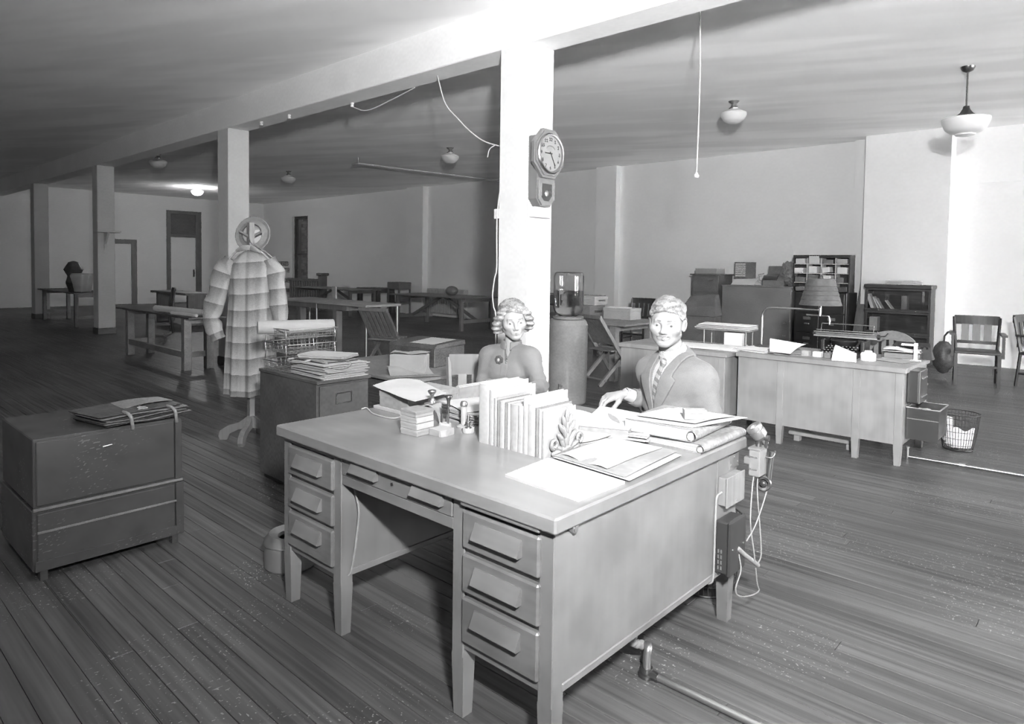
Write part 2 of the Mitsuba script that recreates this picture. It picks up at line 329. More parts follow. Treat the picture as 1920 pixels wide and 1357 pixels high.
with at((RX0, 0, 0), 90):
    w = struct('window_2', win_frame(12.05, 12.62, 0.9, 3.2), 'm_dark_wood', 'dark sash window in the end wall behind the hat', 'window')
    part(w, 'pane', box(12.14, 12.53, 0.118, 0.122, 1.0, 2.02), 'm_glass', False); part(w, 'pane', box(12.14, 12.53, 0.148, 0.152, 2.08, 3.1), 'm_glass', False)
    d = struct('door_1', cat(box(TD[0], TD[0] + 0.14, -0.03, 0.1, 0, 3.25), box(TD[1] - 0.2, TD[1], -0.03, 0.1, 0, 3.25), box(TD[0], TD[1], -0.03, 0.1, 2.32, 2.42), box(TD[0], TD[1], -0.03, 0.1, 3.13, 3.25), box(TD[0], TD[1], 0.1, 0.22, -0.1, 3.25)), 'm_mid_wood', 'tall door frame with dark transom in the end wall', 'door')
    part(d, 'transom', box(TD[0] + 0.14, TD[1] - 0.2, 0.0, 0.05, 2.42, 3.13), 'm_leather', False)
    part(d, 'leaf', box(TD[0] + 0.14, TD[1] - 0.2, 0.0, 0.06, 0.01, 2.32, 0.004), 'm_wall_end', False)
    part(d, 'handle', cat(cbox((TD[1] - 0.27, -0.012, 1.05), (0.05, 0.015, 0.26)), cyl((TD[1] - 0.27, -0.02, 1.05), 0.028, 0.05, 12, (0, -1, 0))), 'm_black_metal')
    d = struct('door_2', cat(box(SD[1] - 0.17, SD[1], -0.03, 0.1, 0, 2.18), box(SD[0], SD[0] + 0.17, -0.03, 0.1, 0, 2.18), box(SD[0], SD[1], -0.03, 0.1, 2.03, 2.18), box(SD[0], SD[1], 0.1, 0.22, -0.1, 2.18)), 'm_mid_wood', 'lower door frame in the end wall behind the farthest full column', 'door')
    part(d, 'leaf', box(SD[0] + 0.17, SD[1] - 0.17, 0.0, 0.06, 0.01, 2.03, 0.004), 'm_wall_end', False)

# beam and columns
BY0, BY1, BZ = 4.28, 4.59, 3.34
solo('ceiling_beam', box(RX0 - 0.1, RX1 + 0.1, BY0, BY1, BZ, RZ + 0.05, 0.008), 'm_beam', 'white boxed beam running along the ceiling over the columns', 'beam', smooth=False)
cl = ['white column behind the seated woman carrying the wall clock', 'white column standing behind the coat stand', 'white column with a small shelf, third along the beam from the clock', 'dim white column at the far left end of the beam']
for (a, b, lab) in ((-4.035, -3.69, cl[0]), (-9.56, -9.235, cl[1]), (-15.20, -14.90, cl[2]), (-20.05, -19.72, cl[3])):
    k = thing('column', lab, 'column', 'columns under the beam')
    part(k, 'shaft', box(a, b, BY0, BY1, 0.12, BZ, 0.006), 'm_white', False)
    part(k, 'base', box(a - 0.012, b + 0.012, BY0 - 0.012, BY1 + 0.012, 0, 0.12, 0.004), 'm_olive_paint', False)
# ================================================================ the big desk in front
D = thing('partners_desk', 'large oak flat-top desk in the foreground with drawers, covered in books and papers', 'desk')
X0, X1, XP0, XP1, Y0, Y1, TOP = -2.655, -1.157, -2.217, -1.578, 1.475, 2.70, 0.775
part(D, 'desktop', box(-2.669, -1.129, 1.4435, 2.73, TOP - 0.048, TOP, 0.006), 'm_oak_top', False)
def leg(x0, y0, w=0.055, dpt=0.055):
    s = 0.006
    up = box(x0, x0 + w, y0, y0 + dpt, 0.2, TOP - 0.05, 0.003)
    lo = hull([(x0 + (s if z == 0 else 0) + i * (w - (2 * s if z == 0 else 0)), y0 + (s if z == 0 else 0) + j * (dpt - (2 * s if z == 0 else 0)), z) for z in (0, 0.205) for i in (0, 1) for j in (0, 1)])
    return cat(up, lo)
for lx in (X0, XP0 - 0.055, XP1, X1 - 0.055):
    part(D, 'leg', leg(lx, Y0), 'm_oak_z', False)
for lx in (X0, XP0 - 0.055, XP1, X1 - 0.055):
    part(D, 'leg', leg(lx, Y1 - 0.055), 'm_oak_z', False)
def pedestal(xa, xb, right):
    # side panels
    for q, xs in enumerate((xa, xb)):
        s = -1 if q == 0 else 1
        pk = part(D, 'side_panel', box(xs, xs - s * 0.014, Y0 + 0.045, Y1 - 0.19, 0.255, TOP - 0.052), 'm_oak_z', False)
        part(pk, 'bottom_rail', box(xs + s * 0.004, xs - s * 0.02, Y0 + 0.045, Y1 - 0.05, 0.236, 0.262, 0.003), 'm_oak_y', False)
        part(pk, 'stile', box(xs + s * 0.003, xs - s * 0.02, Y1 - 0.19, Y1 - 0.03, 0.255, TOP - 0.052, 0.002), 'm_oak_z', False)
    part(D, 'rail', box(xa + 0.05, xb - 0.05, Y0 + 0.004, Y0 + 0.03, 0.234, 0.263, 0.002), 'm_oak_x', False)
    for z in (0.422, 0.564): part(D, 'rail', box(xa + 0.05, xb - 0.05, Y0 + 0.006, Y0 + 0.03, z - 0.008, z + 0.008), 'm_dark_wood_x', False)
    part(D, 'rail', box(xa + 0.05, xb - 0.05, Y0 + 0.008, Y0 + 0.03, 0.698, TOP - 0.05), 'm_dark_wood_x', False)
    part(D, 'carcass', box(xa + 0.016, xb - 0.016, Y0 + 0.03, Y1 - 0.02, 0.25, TOP - 0.05), 'm_dark_wood', False)
    for z0, z1 in ((0.574, 0.696), (0.431, 0.556), (0.266, 0.414)):
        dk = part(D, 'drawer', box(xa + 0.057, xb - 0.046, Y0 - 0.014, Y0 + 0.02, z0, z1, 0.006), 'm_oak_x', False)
        xm = (xa + xb) / 2 + 0.005; hw = 0.097; zc = z0 + 0.072 if z1 - z0 < 0.14 else z0 + 0.10
        w = prism_yz([(Y0 - 0.013, zc + 0.026), (Y0 - 0.018, zc + 0.026), (Y0 - 0.040, zc - 0.022), (Y0 - 0.036, zc - 0.026), (Y0 - 0.013, zc - 0.026)], xm - hw, xm + hw)
        part(dk, 'handle', w, 'm_oak_x', 20)
pedestal(X0, XP0, False); pedestal(XP1, X1, True)
part(D, 'writing_slide', box(XP1 + 0.055, X1 - 0.04, Y0 - 0.022, Y0 + 0.1, 0.712, 0.730, 0.004), 'm_oak_x', False)
part(D, 'writing_slide', box(X0 + 0.055, XP0 - 0.05, Y0 - 0.004, Y0 + 0.1, 0.708, 0.726, 0.004), 'm_oak_x', False)
cd = part(D, 'center_drawer', box(XP0 + 0.004, XP1 - 0.004, Y0 - 0.002, Y0 + 0.02, 0.652, 0.724, 0.003), 'm_oak_x', False)
for xa, xb in ((-2.138, -1.978), (-1.775, -1.620)):
    part(cd, 'handle', prism_yz([(Y0 - 0.002, 0.722), (Y0 - 0.008, 0.722), (Y0 - 0.028, 0.684), (Y0 - 0.024, 0.680), (Y0 - 0.002, 0.680)], xa, xb), 'm_oak_x', 20)
part(cd, 'keyhole', cyl((-1.895, Y0 - 0.001, 0.688), 0.007, 0.004, 12, (0, -1, 0)), 'm_brass')
part(D, 'rail', box(XP0, XP1, Y0 + 0.002, Y0 + 0.03, 0.612, 0.650, 0.002), 'm_oak_x', False)
part(D, 'back_panel', box(XP0, XP1, Y0 + 0.62, Y0 + 0.635, 0.255, TOP - 0.05), 'm_oak_z', False)
part(D, 'keyhole', cat(cyl((X1 + 0.001, 1.553, 0.716), 0.0145, 0.016, 20, (1, 0, 0)), cyl((X1 + 0.015, 1.553, 0.716), 0.009, 0.005, 16, (1, 0, 0))), 'm_dull_metal')
# ================================================================ things on the big desk
T = TOP
mat('m_book_a', mottled(0.225, 0.255, 20, 0.3, 90), 0.7, 0.3)
mat('m_book_b', mottled(0.185, 0.215, 20, 0.3, 90), 0.7, 0.3)
mat('m_book_c', mottled(0.105, 0.135, 20, 0.3, 90), 0.6, 0.3)
def book(xa, xb, h, dep, m, label, y0=1.873, z0=None, lean=0.0):
    z0 = T if z0 is None else z0
    k = thing('book', label, 'book', 'books standing in the row on the desk')
    c = 0.0022 if xb - xa > 0.012 else 0.0014
    with at((xa, y0, z0), 0, 0, lean):
        w = xb - xa - 0.0006
        n = 7; sp = [(w * 0.5 + w * 0.5 * math.cos(a), -0.004 * math.sin(a)) for a in np.linspace(math.pi, 0, n)]
        cover = cat(prism(sp + [(w, c + 0.001), (0, c + 0.001)], h), box(0, c, 0, dep, 0, h), box(w - c, w, 0, dep, 0, h))
        part(k, 'cover', cover, m, 25)
        part(k, 'pages', box(c, w - c, c, dep - 0.004, 0.003, h - 0.004), 'm_page_edges', False)
    return k
BK = [(-1.858, -1.803, 0.233, 0.235, 'm_book_a', 'tallest pale book, standing at the far left end of the desk row'),
      (-1.801, -1.777, 0.215, 0.25, 'm_book_a', 'tall thin pale volume just right of the tallest book'),
      (-1.776, -1.760, 0.187, 0.19, 'm_book_b', 'thin pale book with dark rounded cover edge, third from the left of the row'),
      (-1.759, -1.746, 0.181, 0.19, 'm_book_c', 'slim grey-backed book, fourth from the left of the row'),
      (-1.745, -1.720, 0.180, 0.18, 'm_book_a', 'pale book between the slim grey one and the dark grey one'),
      (-1.719, -1.707, 0.178, 0.18, 'm_book_c', 'thin dark grey book left of centre in the row'),
      (-1.706, -1.691, 0.178, 0.18, 'm_book_a', 'thin pale book just left of the dark-edged volume'),
      (-1.690, -1.652, 0.177, 0.18, 'm_book_b', 'thick pale book with dark curved spine edge in mid row'),
      (-1.651, -1.626, 0.177, 0.18, 'm_book_a', 'pale book directly left of the tall centre-right one'),
      (-1.625, -1.602, 0.213, 0.24, 'm_book_a', 'tall pale book rising above its neighbours right of centre'),
      (-1.601, -1.567, 0.189, 0.20, 'm_book_a', 'thick pale book with rounded top corner beside the dark one'),
      (-1.566, -1.551, 0.180, 0.20, 'm_book_c', 'dark grey book third from the bookend'),
      (-1.550, -1.535, 0.176, 0.18, 'm_book_a', 'thin pale book second from the bookend'),
      (-1.534, -1.517, 0.174, 0.18, 'm_book_b', 'pale book whose cover faces out behind the ornate bookend')]
for b in BK: book(*b)
# ornate bookend
bk = thing('bookend', 'ornate cast metal bookend of scrolled leaves at the right end of the books', 'bookend')
part(bk, 'foot', box(-1.60, -1.49, 1.90, 2.06, T, T + 0.003), 'm_card_dark', False)
lf = []
def leafm(y, z, ry, rz_, tilt): return xf(ellipsoid((0, 0, 0), (0.008, ry, rz_), 2), (-1.506, y, z), 0, tilt, 0)
yc = 1.985
for y, z, a, b, t in ((0, .140, .011, .034, 0), (-.018, .122, .010, .028, 18), (.018, .122, .010, .028, -18), (-.032, .100, .010, .026, 35), (.032, .100, .010, .026, -35), (0, .100, .012, .035, 0), (-.016, .085, .010, .030, 20), (.016, .085, .010, .030, -20),
                       (-.036, .066, .011, .028, 48), (.036, .066, .011, .028, -48), (0, .055, .014, .038, 0), (-.024, .042, .011, .034, 35), (.024, .042, .011, .034, -35), (-.05, .03, .011, .034, 70), (.05, .03, .011, .034, -70), (0, .02, .050, .020, 0), (-.06, .014, .03, .016, 0), (.06, .014, .03, .016, 0)):
    lf.append(leafm(yc + y, T + z, a, b, t))
for s in (-1, 1):
    lf.append(tube(np.stack([np.full(15, -1.505), yc + s * (0.078 + 0.016 * np.cos(np.linspace(-1.6, 4.0, 15))), T + 0.048 + 0.017 * np.sin(np.linspace(-1.6, 4.0, 15))], 1), 0.007, 8))
part(bk, 'leaf_casting', cat(lf), 'm_iron', True)
# stack of card packs
r = random.Random(11)
for i, lab in enumerate(('lowest small carton in the stack at the desk front, its base edge torn', 'second small carton up in the stack with a white end label', 'third small carton up in the stack with a white end label', 'topmost brown carton of the small stack')):
    k = thing('carton', lab, 'box', 'small cartons stacked on the desk')
    with at((-2.133 + r.uniform(-.003, .003), 1.785 + r.uniform(-.003, .003), T + 0.0262 * i), r.uniform(-3, 3) + 2):
        part(k, 'body', box(-0.049, 0.049, -0.048, 0.048, 0, 0.0195, 0.002), 'm_card', False)
        part(k, 'lid', box(-0.0505, 0.0505, -0.0495, 0.0495, 0.012, 0.0258, 0.0025), 'm_card' if i < 3 else 'm_card_dark', False)
        if i in (1, 2): part(k, 'end_label', box(0.0506, 0.0512, -0.046, 0.046, 0.003, 0.0245), 'm_sheet', False)
k = thing('carton', 'single pale carton lying beside the small stack, nearest the books', 'box')
with at((-2.045, 1.842, T), 6):
    part(k, 'body', hull([(-.036, -.035, 0), (.03, -.035, 0), (.036, -.012, 0), (.036, .038, 0), (-.036, .038, 0), (-.036, -.035, .026), (.024, -.035, .026), (.034, -.008, .026), (.036, .038, .027), (-.036, .038, .027)]), 'm_sheet_b', False)
    part(k, 'end_flap', box(-.035, .018, -.0365, -.0352, .001, .025), 'm_card', False)
# rocker blotter with knob
k = thing('rocker_blotter', 'arched metal rocker blotter with a turned knob behind the carton stack', 'blotter')
with at((-2.235, 1.955, T), 20):
    a = np.linspace(0.0, math.pi, 15); P = [(0.062 * math.cos(q), 0.088 * math.sin(q)) for q in a] + [(0.058 * math.cos(q), 0.083 * math.sin(q)) for q in a[::-1]]
    part(k, 'band', prism_xz(P, -0.038, 0.038), 'm_card', 30)
    part(k, 'top_plate', box(-0.02, 0.02, -0.036, 0.036, 0.087, 0.092, 0.001), 'm_dull_metal', False)
    part(k, 'knob', lathe([(0, 0.09), (0.017, 0.092), (0.016, 0.100), (0.009, 0.108), (0.009, 0.122), (0.012, 0.128), (0.017, 0.132), (0.019, 0.139), (0.017, 0.144), (0.009, 0.146), (0, 0.146)], 24), 'm_steel', 35)
# numbering stamp, tube bottle, inkwell
k = thing('numbering_stamp', 'metal numbering stamp with a flared knob on a white base in mid desk', 'stamp')
with at((-2.115, 1.925, T), 15):
    part(k, 'base', lathe([(0, 0), (0.027, 0), (0.028, 0.016), (0.025, 0.022), (0, 0.022)], 24), 'm_sheet', 35)
    part(k, 'frame', cat(rod((-.014, 0, .02), (-.014, 0, .105), .0035), rod((.016, 0, .02), (.016, 0, .09), .0035), box(-.016, .018, -.006, .006, .088, .096)), 'm_steel')
    part(k, 'number_block', cat([cyl((-0.008 + .006 * i, 0, 0.074), 0.013, .005, 16, (1, 0, 0)) for i in range(4)]), 'm_dark_metal', 35)
    part(k, 'knob', lathe([(0, 0.09), (0.006, 0.09), (0.007, 0.115), (0.013, 0.128), (0.017, 0.132), (0.016, 0.139), (0, 0.140)], 20, (0.004, 0.02, 0)), 'm_dark_metal', 35)
k = thing('glue_tube', 'slim pale glass tube with a round cap standing on a clear foot', 'bottle')
with at((-2.062, 1.985, T)):
    part(k, 'foot', lathe([(0, 0), (0.030, 0), (0.031, 0.008), (0.018, 0.016), (0, 0.016)], 24), 'm_book_b', 35)
    part(k, 'tube', lathe([(0.0, 0.014), (0.013, 0.016), (0.013, 0.098), (0.0, 0.098)], 20), 'm_sheet_b', 35)
    part(k, 'cap', lathe([(0.014, 0.094), (0.016, 0.098), (0.016, 0.108), (0.011, 0.116), (0, 0.118)], 20), 'm_dull_metal', 35)
k = thing('inkwell', 'low white round inkwell with a stepped metal peg left of the book row', 'inkwell')
with at((-1.992, 1.945, T)):
    part(k, 'dish', lathe([(0, 0), (0.022, 0), (0.025, 0.006), (0.025, 0.021), (0.022, 0.022), (0.021, 0.018), (0, 0.018)], 28), 'm_sheet', 35)
    part(k, 'peg', lathe([(0, 0.018), (0.014, 0.018), (0.013, 0.024), (0.006, 0.026), (0.006, 0.040), (0.012, 0.042), (0.012, 0.047), (0.006, 0.050), (0.0045, 0.068), (0.003, 0.073), (0, 0.074)], 20), 'm_brass', 35)
# letter tray with a large sheet over it
k = thing('letter_tray', 'flat brown letter box on the left back of the desk under a big white sheet', 'letter box')
part(k, 'box', box(-2.632, -2.415, 1.965, 2.28, T + 0.014, T + 0.088, 0.002), 'm_card', False)
part(k, 'lid_edge', box(-2.6335, -2.4135, 1.9635, 2.2815, T + 0.06, T + 0.0905, 0.002), 'm_card', False)
solo('paper_pad', box(-2.66, -2.41, 1.95, 2.29, T, T + 0.0135, 0.001), 'm_sheet', 'white pad of paper lying under the brown letter box', 'paper', smooth=False)
solo('paper_sheet', sheet([(-2.675, 1.955, T + .098), (-2.285, 1.90, T + .0935), (-2.33, 2.14, T + .0935), (-2.655, 2.24, T + .0935)], .0008, 12, 8, lambda u, v: 0.028 * np.clip(1 - u * 4.0, 0, 1) ** 1.5 * (0.3 + 0.7 * np.sin(v * 3.14)) + 0.003 * np.sin(u * 6)), 'm_sheet', 'big white sheet curling at its left corner on top of the brown letter box', 'paper', smooth=True)
k = thing('file_folder', 'brown folder with white papers standing on edge behind the letter box', 'folder')
part(k, 'cover', cat(box(-2.440, -2.437, 2.29, 2.66, T, T + .092), box(-2.416, -2.413, 2.29, 2.66, T, T + .086)), 'm_card', False, kind='stuff'); part(k, 'papers', box(-2.4365, -2.4165, 2.292, 2.655, T + .001, T + .0955), 'm_sheet', False)
solo('cord', tube(bez([(-2.662, 1.882, T + .004), (-2.655, 1.905, T + .008), (-2.60, 1.885, T + .004), (-2.54, 1.862, T + .004), (-2.45, 1.857, T + .004), (-2.40, 1.875, T + .004), (-2.40, 1.92, T + .004), (-2.34, 1.93, T + .004)], 40), 0.0035, 8), 'm_sheet_b', 'twisted light cord lying across the left of the desk top to the blotter', 'cord')
# paper piles in the middle
def ream(c, sx, sy, z0, n, name, lab, cat_='paper', m='m_sheet', rz=0, jit=0.006, th=0.004, seed=0, wave=0.003):
    """A pile of loose sheets, each layer shifted a little: one thing."""
    q = random.Random(seed); ms = []
    for i in range(n):
        a = math.radians(rz + q.uniform(-4, 4)); dx, dy = q.uniform(-jit, jit), q.uniform(-jit, jit)
        ca, sa = math.cos(a), math.sin(a); cs = [(c[0] + dx + ca * u * sx / 2 - sa * v * sy / 2, c[1] + dy + sa * u * sx / 2 + ca * v * sy / 2, z0 + i * th) for u, v in ((-1, -1), (1, -1), (1, 1), (-1, 1))]
        ph = q.uniform(0, 6); ms.append(sheet(cs, th * 0.72, 6, 6, lambda u, v: wave * np.sin(u * 3 + ph) * np.sin(v * 3) if i == n - 1 else 0 * u))
    return solo(name, cat(ms), m, lab, cat_, smooth=20)
ream((-2.13, 2.17), 0.21, 0.27, T, 9, 'paper_pile', 'thick ragged pile of papers between the letter box and the book row', m='m_sheet_b', rz=-8, seed=4, th=0.006, jit=0.012)
solo('paper_sheet', sheet([(-2.345, 2.10, T + .0585), (-2.09, 2.02, T + .0585), (-2.03, 2.25, T + .0585), (-2.29, 2.31, T + .0585)], .0008, 8, 8, lambda u, v: 0.004 * np.sin(u * 4)), 'm_sheet', 'white letter sheet on top of the ragged pile left of the books', 'paper', smooth=True)
def crumple(c, s, seed, flat=0.35):
    m = trimesh.creation.icosphere(3); v = m.vertices; n = meshkit.fbm(v * 2.3 + seed * 7.1, 3, seed); q = np.abs(meshkit.noise(v * 4 + seed, seed + 5) - 0.5)
    m.vertices = v * (0.65 + 0.5 * n + 0.5 * q)[:, None] * np.array([s, s, s * flat]); m.apply_translation((c[0], c[1], c[2] - m.vertices[:, 2].min())); return m
solo('crumpled_paper', crumple((-2.10, 2.36, T + .0590), 0.07, 2, 0.5), 'm_sheet_b', 'crumpled papers heaped beside the tallest book', 'paper', smooth=15)
solo('paper_sheet', sheet([(-1.84, 2.20, T + .02), (-1.62, 2.16, T + .02), (-1.60, 2.44, T + .02), (-1.86, 2.47, T + .02)], .0008, 8, 8, lambda u, v: 0.10 * v * v * 0.2 + 0.008 * np.sin(u * 5)), 'm_sheet', 'white sheet standing slightly behind the books under the woman\'s hand', 'paper', smooth=True)
ream((-1.75, 2.33), 0.20, 0.27, T, 4, 'paper_pile', 'low pile of white papers directly behind the book row', rz=6, seed=9, th=0.0045)
k = thing('pen', 'light pen leaning on a small dark rest behind the bookend', 'pen')
part(k, 'barrel', rod((-1.66, 2.37, T + .018), (-1.55, 2.46, T + .010), .005, 10, .003), 'm_sheet', 30); part(k, 'rest', cat(ellipsoid((-1.655, 2.375, T + .012), (.014, .014, .012), 2), ellipsoid((-1.63, 2.39, T + .008), (.012, .010, .008), 2)), 'm_black')
# right half: pad, folder, loose sheets, wedge, binders
solo('writing_pad', hull([(x, y, z) for x, y in ((-1.483, 1.620), (-1.505, 1.875), (-1.160, 1.842), (-1.168, 1.600)) for z in (T, T + .009)]), 'm_sheet', 'thick white pad at the near right corner of the desk', 'pad', smooth=False)
k = thing('manila_folder', 'grey manila folder with sheets sticking out along the right desk edge', 'folder')
FC = [(-1.515, 1.905), (-1.172, 1.872), (-1.196, 2.268), (-1.492, 2.300)]
part(k, 'lower_cover', sheet([(x, y, T + .0006) for x, y in FC], .0012, 6, 6), 'm_card', True)
part(k, 'filler', cat([sheet([(x + .010 + .004 * i, y - .004 - .004 * i, T + .0022 + .0022 * i) for x, y in FC], .0012, 4, 4) for i in range(3)]), 'm_sheet', True)
part(k, 'upper_cover', sheet([(x - .006, y, T + .0095) for x, y in FC], .0014, 10, 10, lambda u, v: 0.006 * u * v + 0.002 * np.sin(v * 4)), 'm_card', True)
solo('paper_sheet', sheet([(-1.488, 1.930, T + .0135), (-1.265, 1.895, T + .0135), (-1.262, 2.262, T + .0165), (-1.475, 2.26, T + .0165)], .0008, 14, 14, lambda u, v: 0.004 * np.sin(u * 9) * (1 - v) + 0.004 * np.sin(v * 3) ** 2), 'm_sheet', 'wavy white sheet lying on the grey manila folder', 'paper', smooth=True)
ream((-1.60, 2.16), 0.20, 0.22, T, 6, 'paper_pile', 'untidy white papers between the bookend and the wedge board', rz=-12, seed=21, th=0.006, jit=0.014, wave=0.008)
ream((-1.455, 2.335), 0.16, 0.14, T + .012, 5, 'paper_pile', 'rumpled white papers in front of the two binders', rz=18, seed=27, th=0.006, jit=0.016, wave=0.010)
k = thing('desk_wedge', 'sloping brown writing wedge topped with a white sheet near the man\'s hand', 'wedge')
WT = [(-1.712, 2.500, .072), (-1.505, 2.548, .060), (-1.420, 2.272, .052), (-1.612, 2.205, .048)]
part(k, 'wedge', hull([(x, y, T + z) for x, y, z in WT] + [(x * 0.985 - 0.024, y * 0.995 + 0.012, T) for x, y, z in WT]), 'm_card', False)
part(k, 'sheet', sheet([(x, y, T + z + .001) for x, y, z in WT], .002, 6, 6), 'm_sheet', True)
def binder(name, lab, M_, w, d, h, mcov, pages_out=0.0, label=None):
    k = thing(name, lab, 'binder')
    with at(*M_):
        n = 10; a = np.linspace(-math.pi / 2, math.pi / 2, n)
        outer = [(w - h / 2 + h / 2 * math.cos(q), h / 2 + h / 2 * math.sin(q)) for q in a]; inner = [(w - h / 2 + (h / 2 - .003) * math.cos(q), h / 2 + (h / 2 - .003) * math.sin(q)) for q in a[::-1]]
        part(k, 'cover', prism_xz([(0, 0)] + outer + [(0, h), (0, h - .003)] + inner + [(0, .003)], 0, d), mcov, 30)
        part(k, 'pages', box(.006, w - h * 0.3, .006 - pages_out, d - .006, .0035, h - .0035), 'm_page_edges', False)
        if label: part(k, 'front_label', box(.0, w * .80, -.0040, -.0006, .004, h - .004), 'm_sheet', False)
        part(k, 'ring', cat([tube(arc((w - h * .35, y, h / 2), h * .36, -80, 260, 14), .002, 6) for y in (-.004, d + .003)]), 'm_steel')
    return k
binder('ring_binder', 'grey-backed binder at the right desk edge, lower of the two', ((-1.447, 2.345, T), 0), 0.315, 0.372, 0.038, 'm_leather_mid')
binder('ring_binder', 'white-fronted binder lying on top of the grey-backed one', ((-1.462, 2.318, T + .0385), 4), 0.30, 0.36, 0.050, 'm_leather_mid', .002, True)
solo('paper_sheet', sheet([(-1.47, 2.31, T + .0895), (-1.19, 2.36, T + .0895), (-1.10, 2.66, T + .0895), (-1.44, 2.62, T + .0895)], .0008, 8, 8, lambda u, v: 0.006 * u * v), 'm_sheet', 'white sheet drooping over the top of the upper binder', 'paper', smooth=True)
solo('paper_sheet', sheet([(-1.44, 2.36, T + .097), (-1.20, 2.40, T + .097), (-1.14, 2.64, T + .101), (-1.40, 2.64, T + .097)], .0008, 8, 8, lambda u, v: 0.004 * np.sin(v * 4)), 'm_sheet', 'second white sheet on the binders, under the small box', 'paper', smooth=True)
k = thing('small_box', 'small grey cardboard box standing on the papers above the binders', 'box')
with at((-1.232, 2.458, T + .1015), 40):
    part(k, 'body', box(-.043, .043, -.018, .018, 0, .038, .001), 'm_card', False); part(k, 'lid', box(-.044, .044, -.019, .019, .024, .0395, .001), 'm_card', False)

# ================================================================ telephone gear on the right end of the desk
k = thing('bracket_telephone', 'metal telephone on a bracket at the right rear of the desk with round mouthpiece', 'telephone')
part(k, 'bracket_plate', cat(box(X1 + .001, X1 + .006, 2.613, 2.702, .655, .712, .001), [cyl((X1 + .006, y, z), .005, .003, 10, (1, 0, 0)) for y, z in ((2.63, .67), (2.66, .70), (2.69, .675))]), 'm_iron', False)
part(k, 'arm', box(-1.125, -1.095, 2.69, 2.712, .672, .700, .002), 'm_iron', False)
part(k, 'body_box', box(-1.105, -1.058, 2.690, 2.765, .625, .738, .004), 'm_card_dark', False)
part(k, 'body_lid', box(-1.108, -1.055, 2.687, 2.768, .733, .743, .002), 'm_iron', False)
part(k, 'terminal', cat([cyl((-1.098 + .009 * i, 2.689, z), .0032, .004, 8, (0, -1, 0)) for i in range(4) for z in (.655, .706)]), 'm_steel')
with at((-1.083, 2.735, .795), 35, 0, -38):
    part(k, 'transmitter', lathe([(0, -.052), (.010, -.052), (.012, -.030), (.020, -.022), (.031, -.012), (.033, .0), (.033, .016), (.030, .017), (.030, .022), (.034, .024), (.034, .036), (.030, .040), (.016, .036), (.012, .024), (0, .020)], 32), 'm_dull_metal', 35)
part(k, 'yoke', cat(rod((-1.082, 2.735, .743), (-1.080, 2.735, .77), .012), rod((-1.055, 2.74, .74), (-1.05, 2.74, .785), .006), cyl((-1.062, 2.74, .782), .012, .02, 14, (1, 0, 0))), 'm_dark_metal')
part(k, 'receiver', cat(lathe([(0, -.015), (.024, -.015), (.032, -.008), (.033, .004), (.027, .010), (.022, .006), (.018, .004)], 28, (-1.062, 2.742, .590), (.45, -.85, .1)), rod((-1.046, 2.757, .598), (-1.040, 2.772, .72), .012, 14, .010)), 'm_dark_metal', 35)
part(k, 'diaphragm', ellipsoid((-1.0605, 2.739, .590), (.015, .012, .015), 2), 'm_black', True)
part(k, 'hook', tube(bez([(-1.058, 2.75, .70), (-1.035, 2.755, .70), (-1.030, 2.77, .715), (-1.035, 2.79, .72)], 16), .004), 'm_dark_metal')
cords = [[(-1.085, 2.70, .626), (-1.084, 2.685, .574), (-1.075, 2.655, .446), (-1.07, 2.690, .307), (-1.072, 2.705, .262)], [(-1.075, 2.715, .626), (-1.072, 2.71, .554), (-1.065, 2.735, .383), (-1.065, 2.75, .286), (-1.072, 2.735, .25)], [(-1.047, 2.765, .585), (-1.055, 2.72, .50), (-1.06, 2.66, .43), (-1.075, 2.62, .38)],
         [(-1.088, 2.58, .335), (-1.08, 2.585, .27), (-1.08, 2.540, .215), (-1.08, 2.57, .172), (-1.08, 2.68, .132), (-1.08, 2.775, .119), (-1.08, 2.755, .16), (-1.08, 2.735, .23)]]
for c in cords: part(k, 'cord', tube(bez(c, 40), .0028, 7), 'm_card')
part(k, 'cord_sleeve', tube(bez([(-1.09, 2.57, .362), (-1.085, 2.64, .312), (-1.08, 2.71, .266), (-1.078, 2.755, .236)], 30), [.0085 + .0016 * (i % 2) for i in range(len(bez([(0, 0, 0), (1, 0, 0), (2, 0, 0), (3, 0, 0)], 30)))], 10), 'm_card', 40)
k = thing('junction_box', 'plain wooden junction box screwed to the rear right leg of the desk', 'junction box')
part(k, 'body', box(X1 + .002, -1.118, 2.520, 2.672, .533, .645, .002), 'm_mid_wood', False)
part(k, 'lid', box(-1.1195, -1.113, 2.512, 2.680, .528, .650, .002), 'm_mid_wood', False)
part(k, 'screw', cat([cyl((-1.1135, y, z), .004, .002, 8, (1, 0, 0)) for y, z in ((2.60, .632), (2.60, .545))]), 'm_steel')
k = thing('ringer_box', 'black metal ringer box with rounded lid hung low on the rear right leg', 'ringer box')
part(k, 'body', box(X1 + .002, -1.100, 2.500, 2.640, .268, .478, .006), 'm_black_metal', False)
part(k, 'lid', box(-1.1025, -1.088, 2.494, 2.646, .262, .484, .010), 'm_black_metal', False)
part(k, 'vent', cat([box(-1.140 + .012 * i, -1.134 + .012 * i, 2.4985, 2.5005, .285 + .022 * j, .300 + .022 * j) for i in range(2) for j in range(4)]), 'm_dull_metal', False)
part(k, 'screw', cat([cyl((-1.088, y, z), .004, .003, 8, (1, 0, 0)) for y, z in ((2.52, .37), (2.62, .37))]), 'm_steel')
solo('cord', tube(bez([(-1.135, 2.517, .59), (-1.15, 2.508, .575), (-1.151, 2.498, .55), (-1.151, 2.494, .45), (-1.151, 2.493, .34), (-1.152, 2.489, .242), (-1.17, 2.485, .22)], 30), .0045, 7), 'm_card', 'light cord stapled down the desk end panel from the junction box', 'cord')
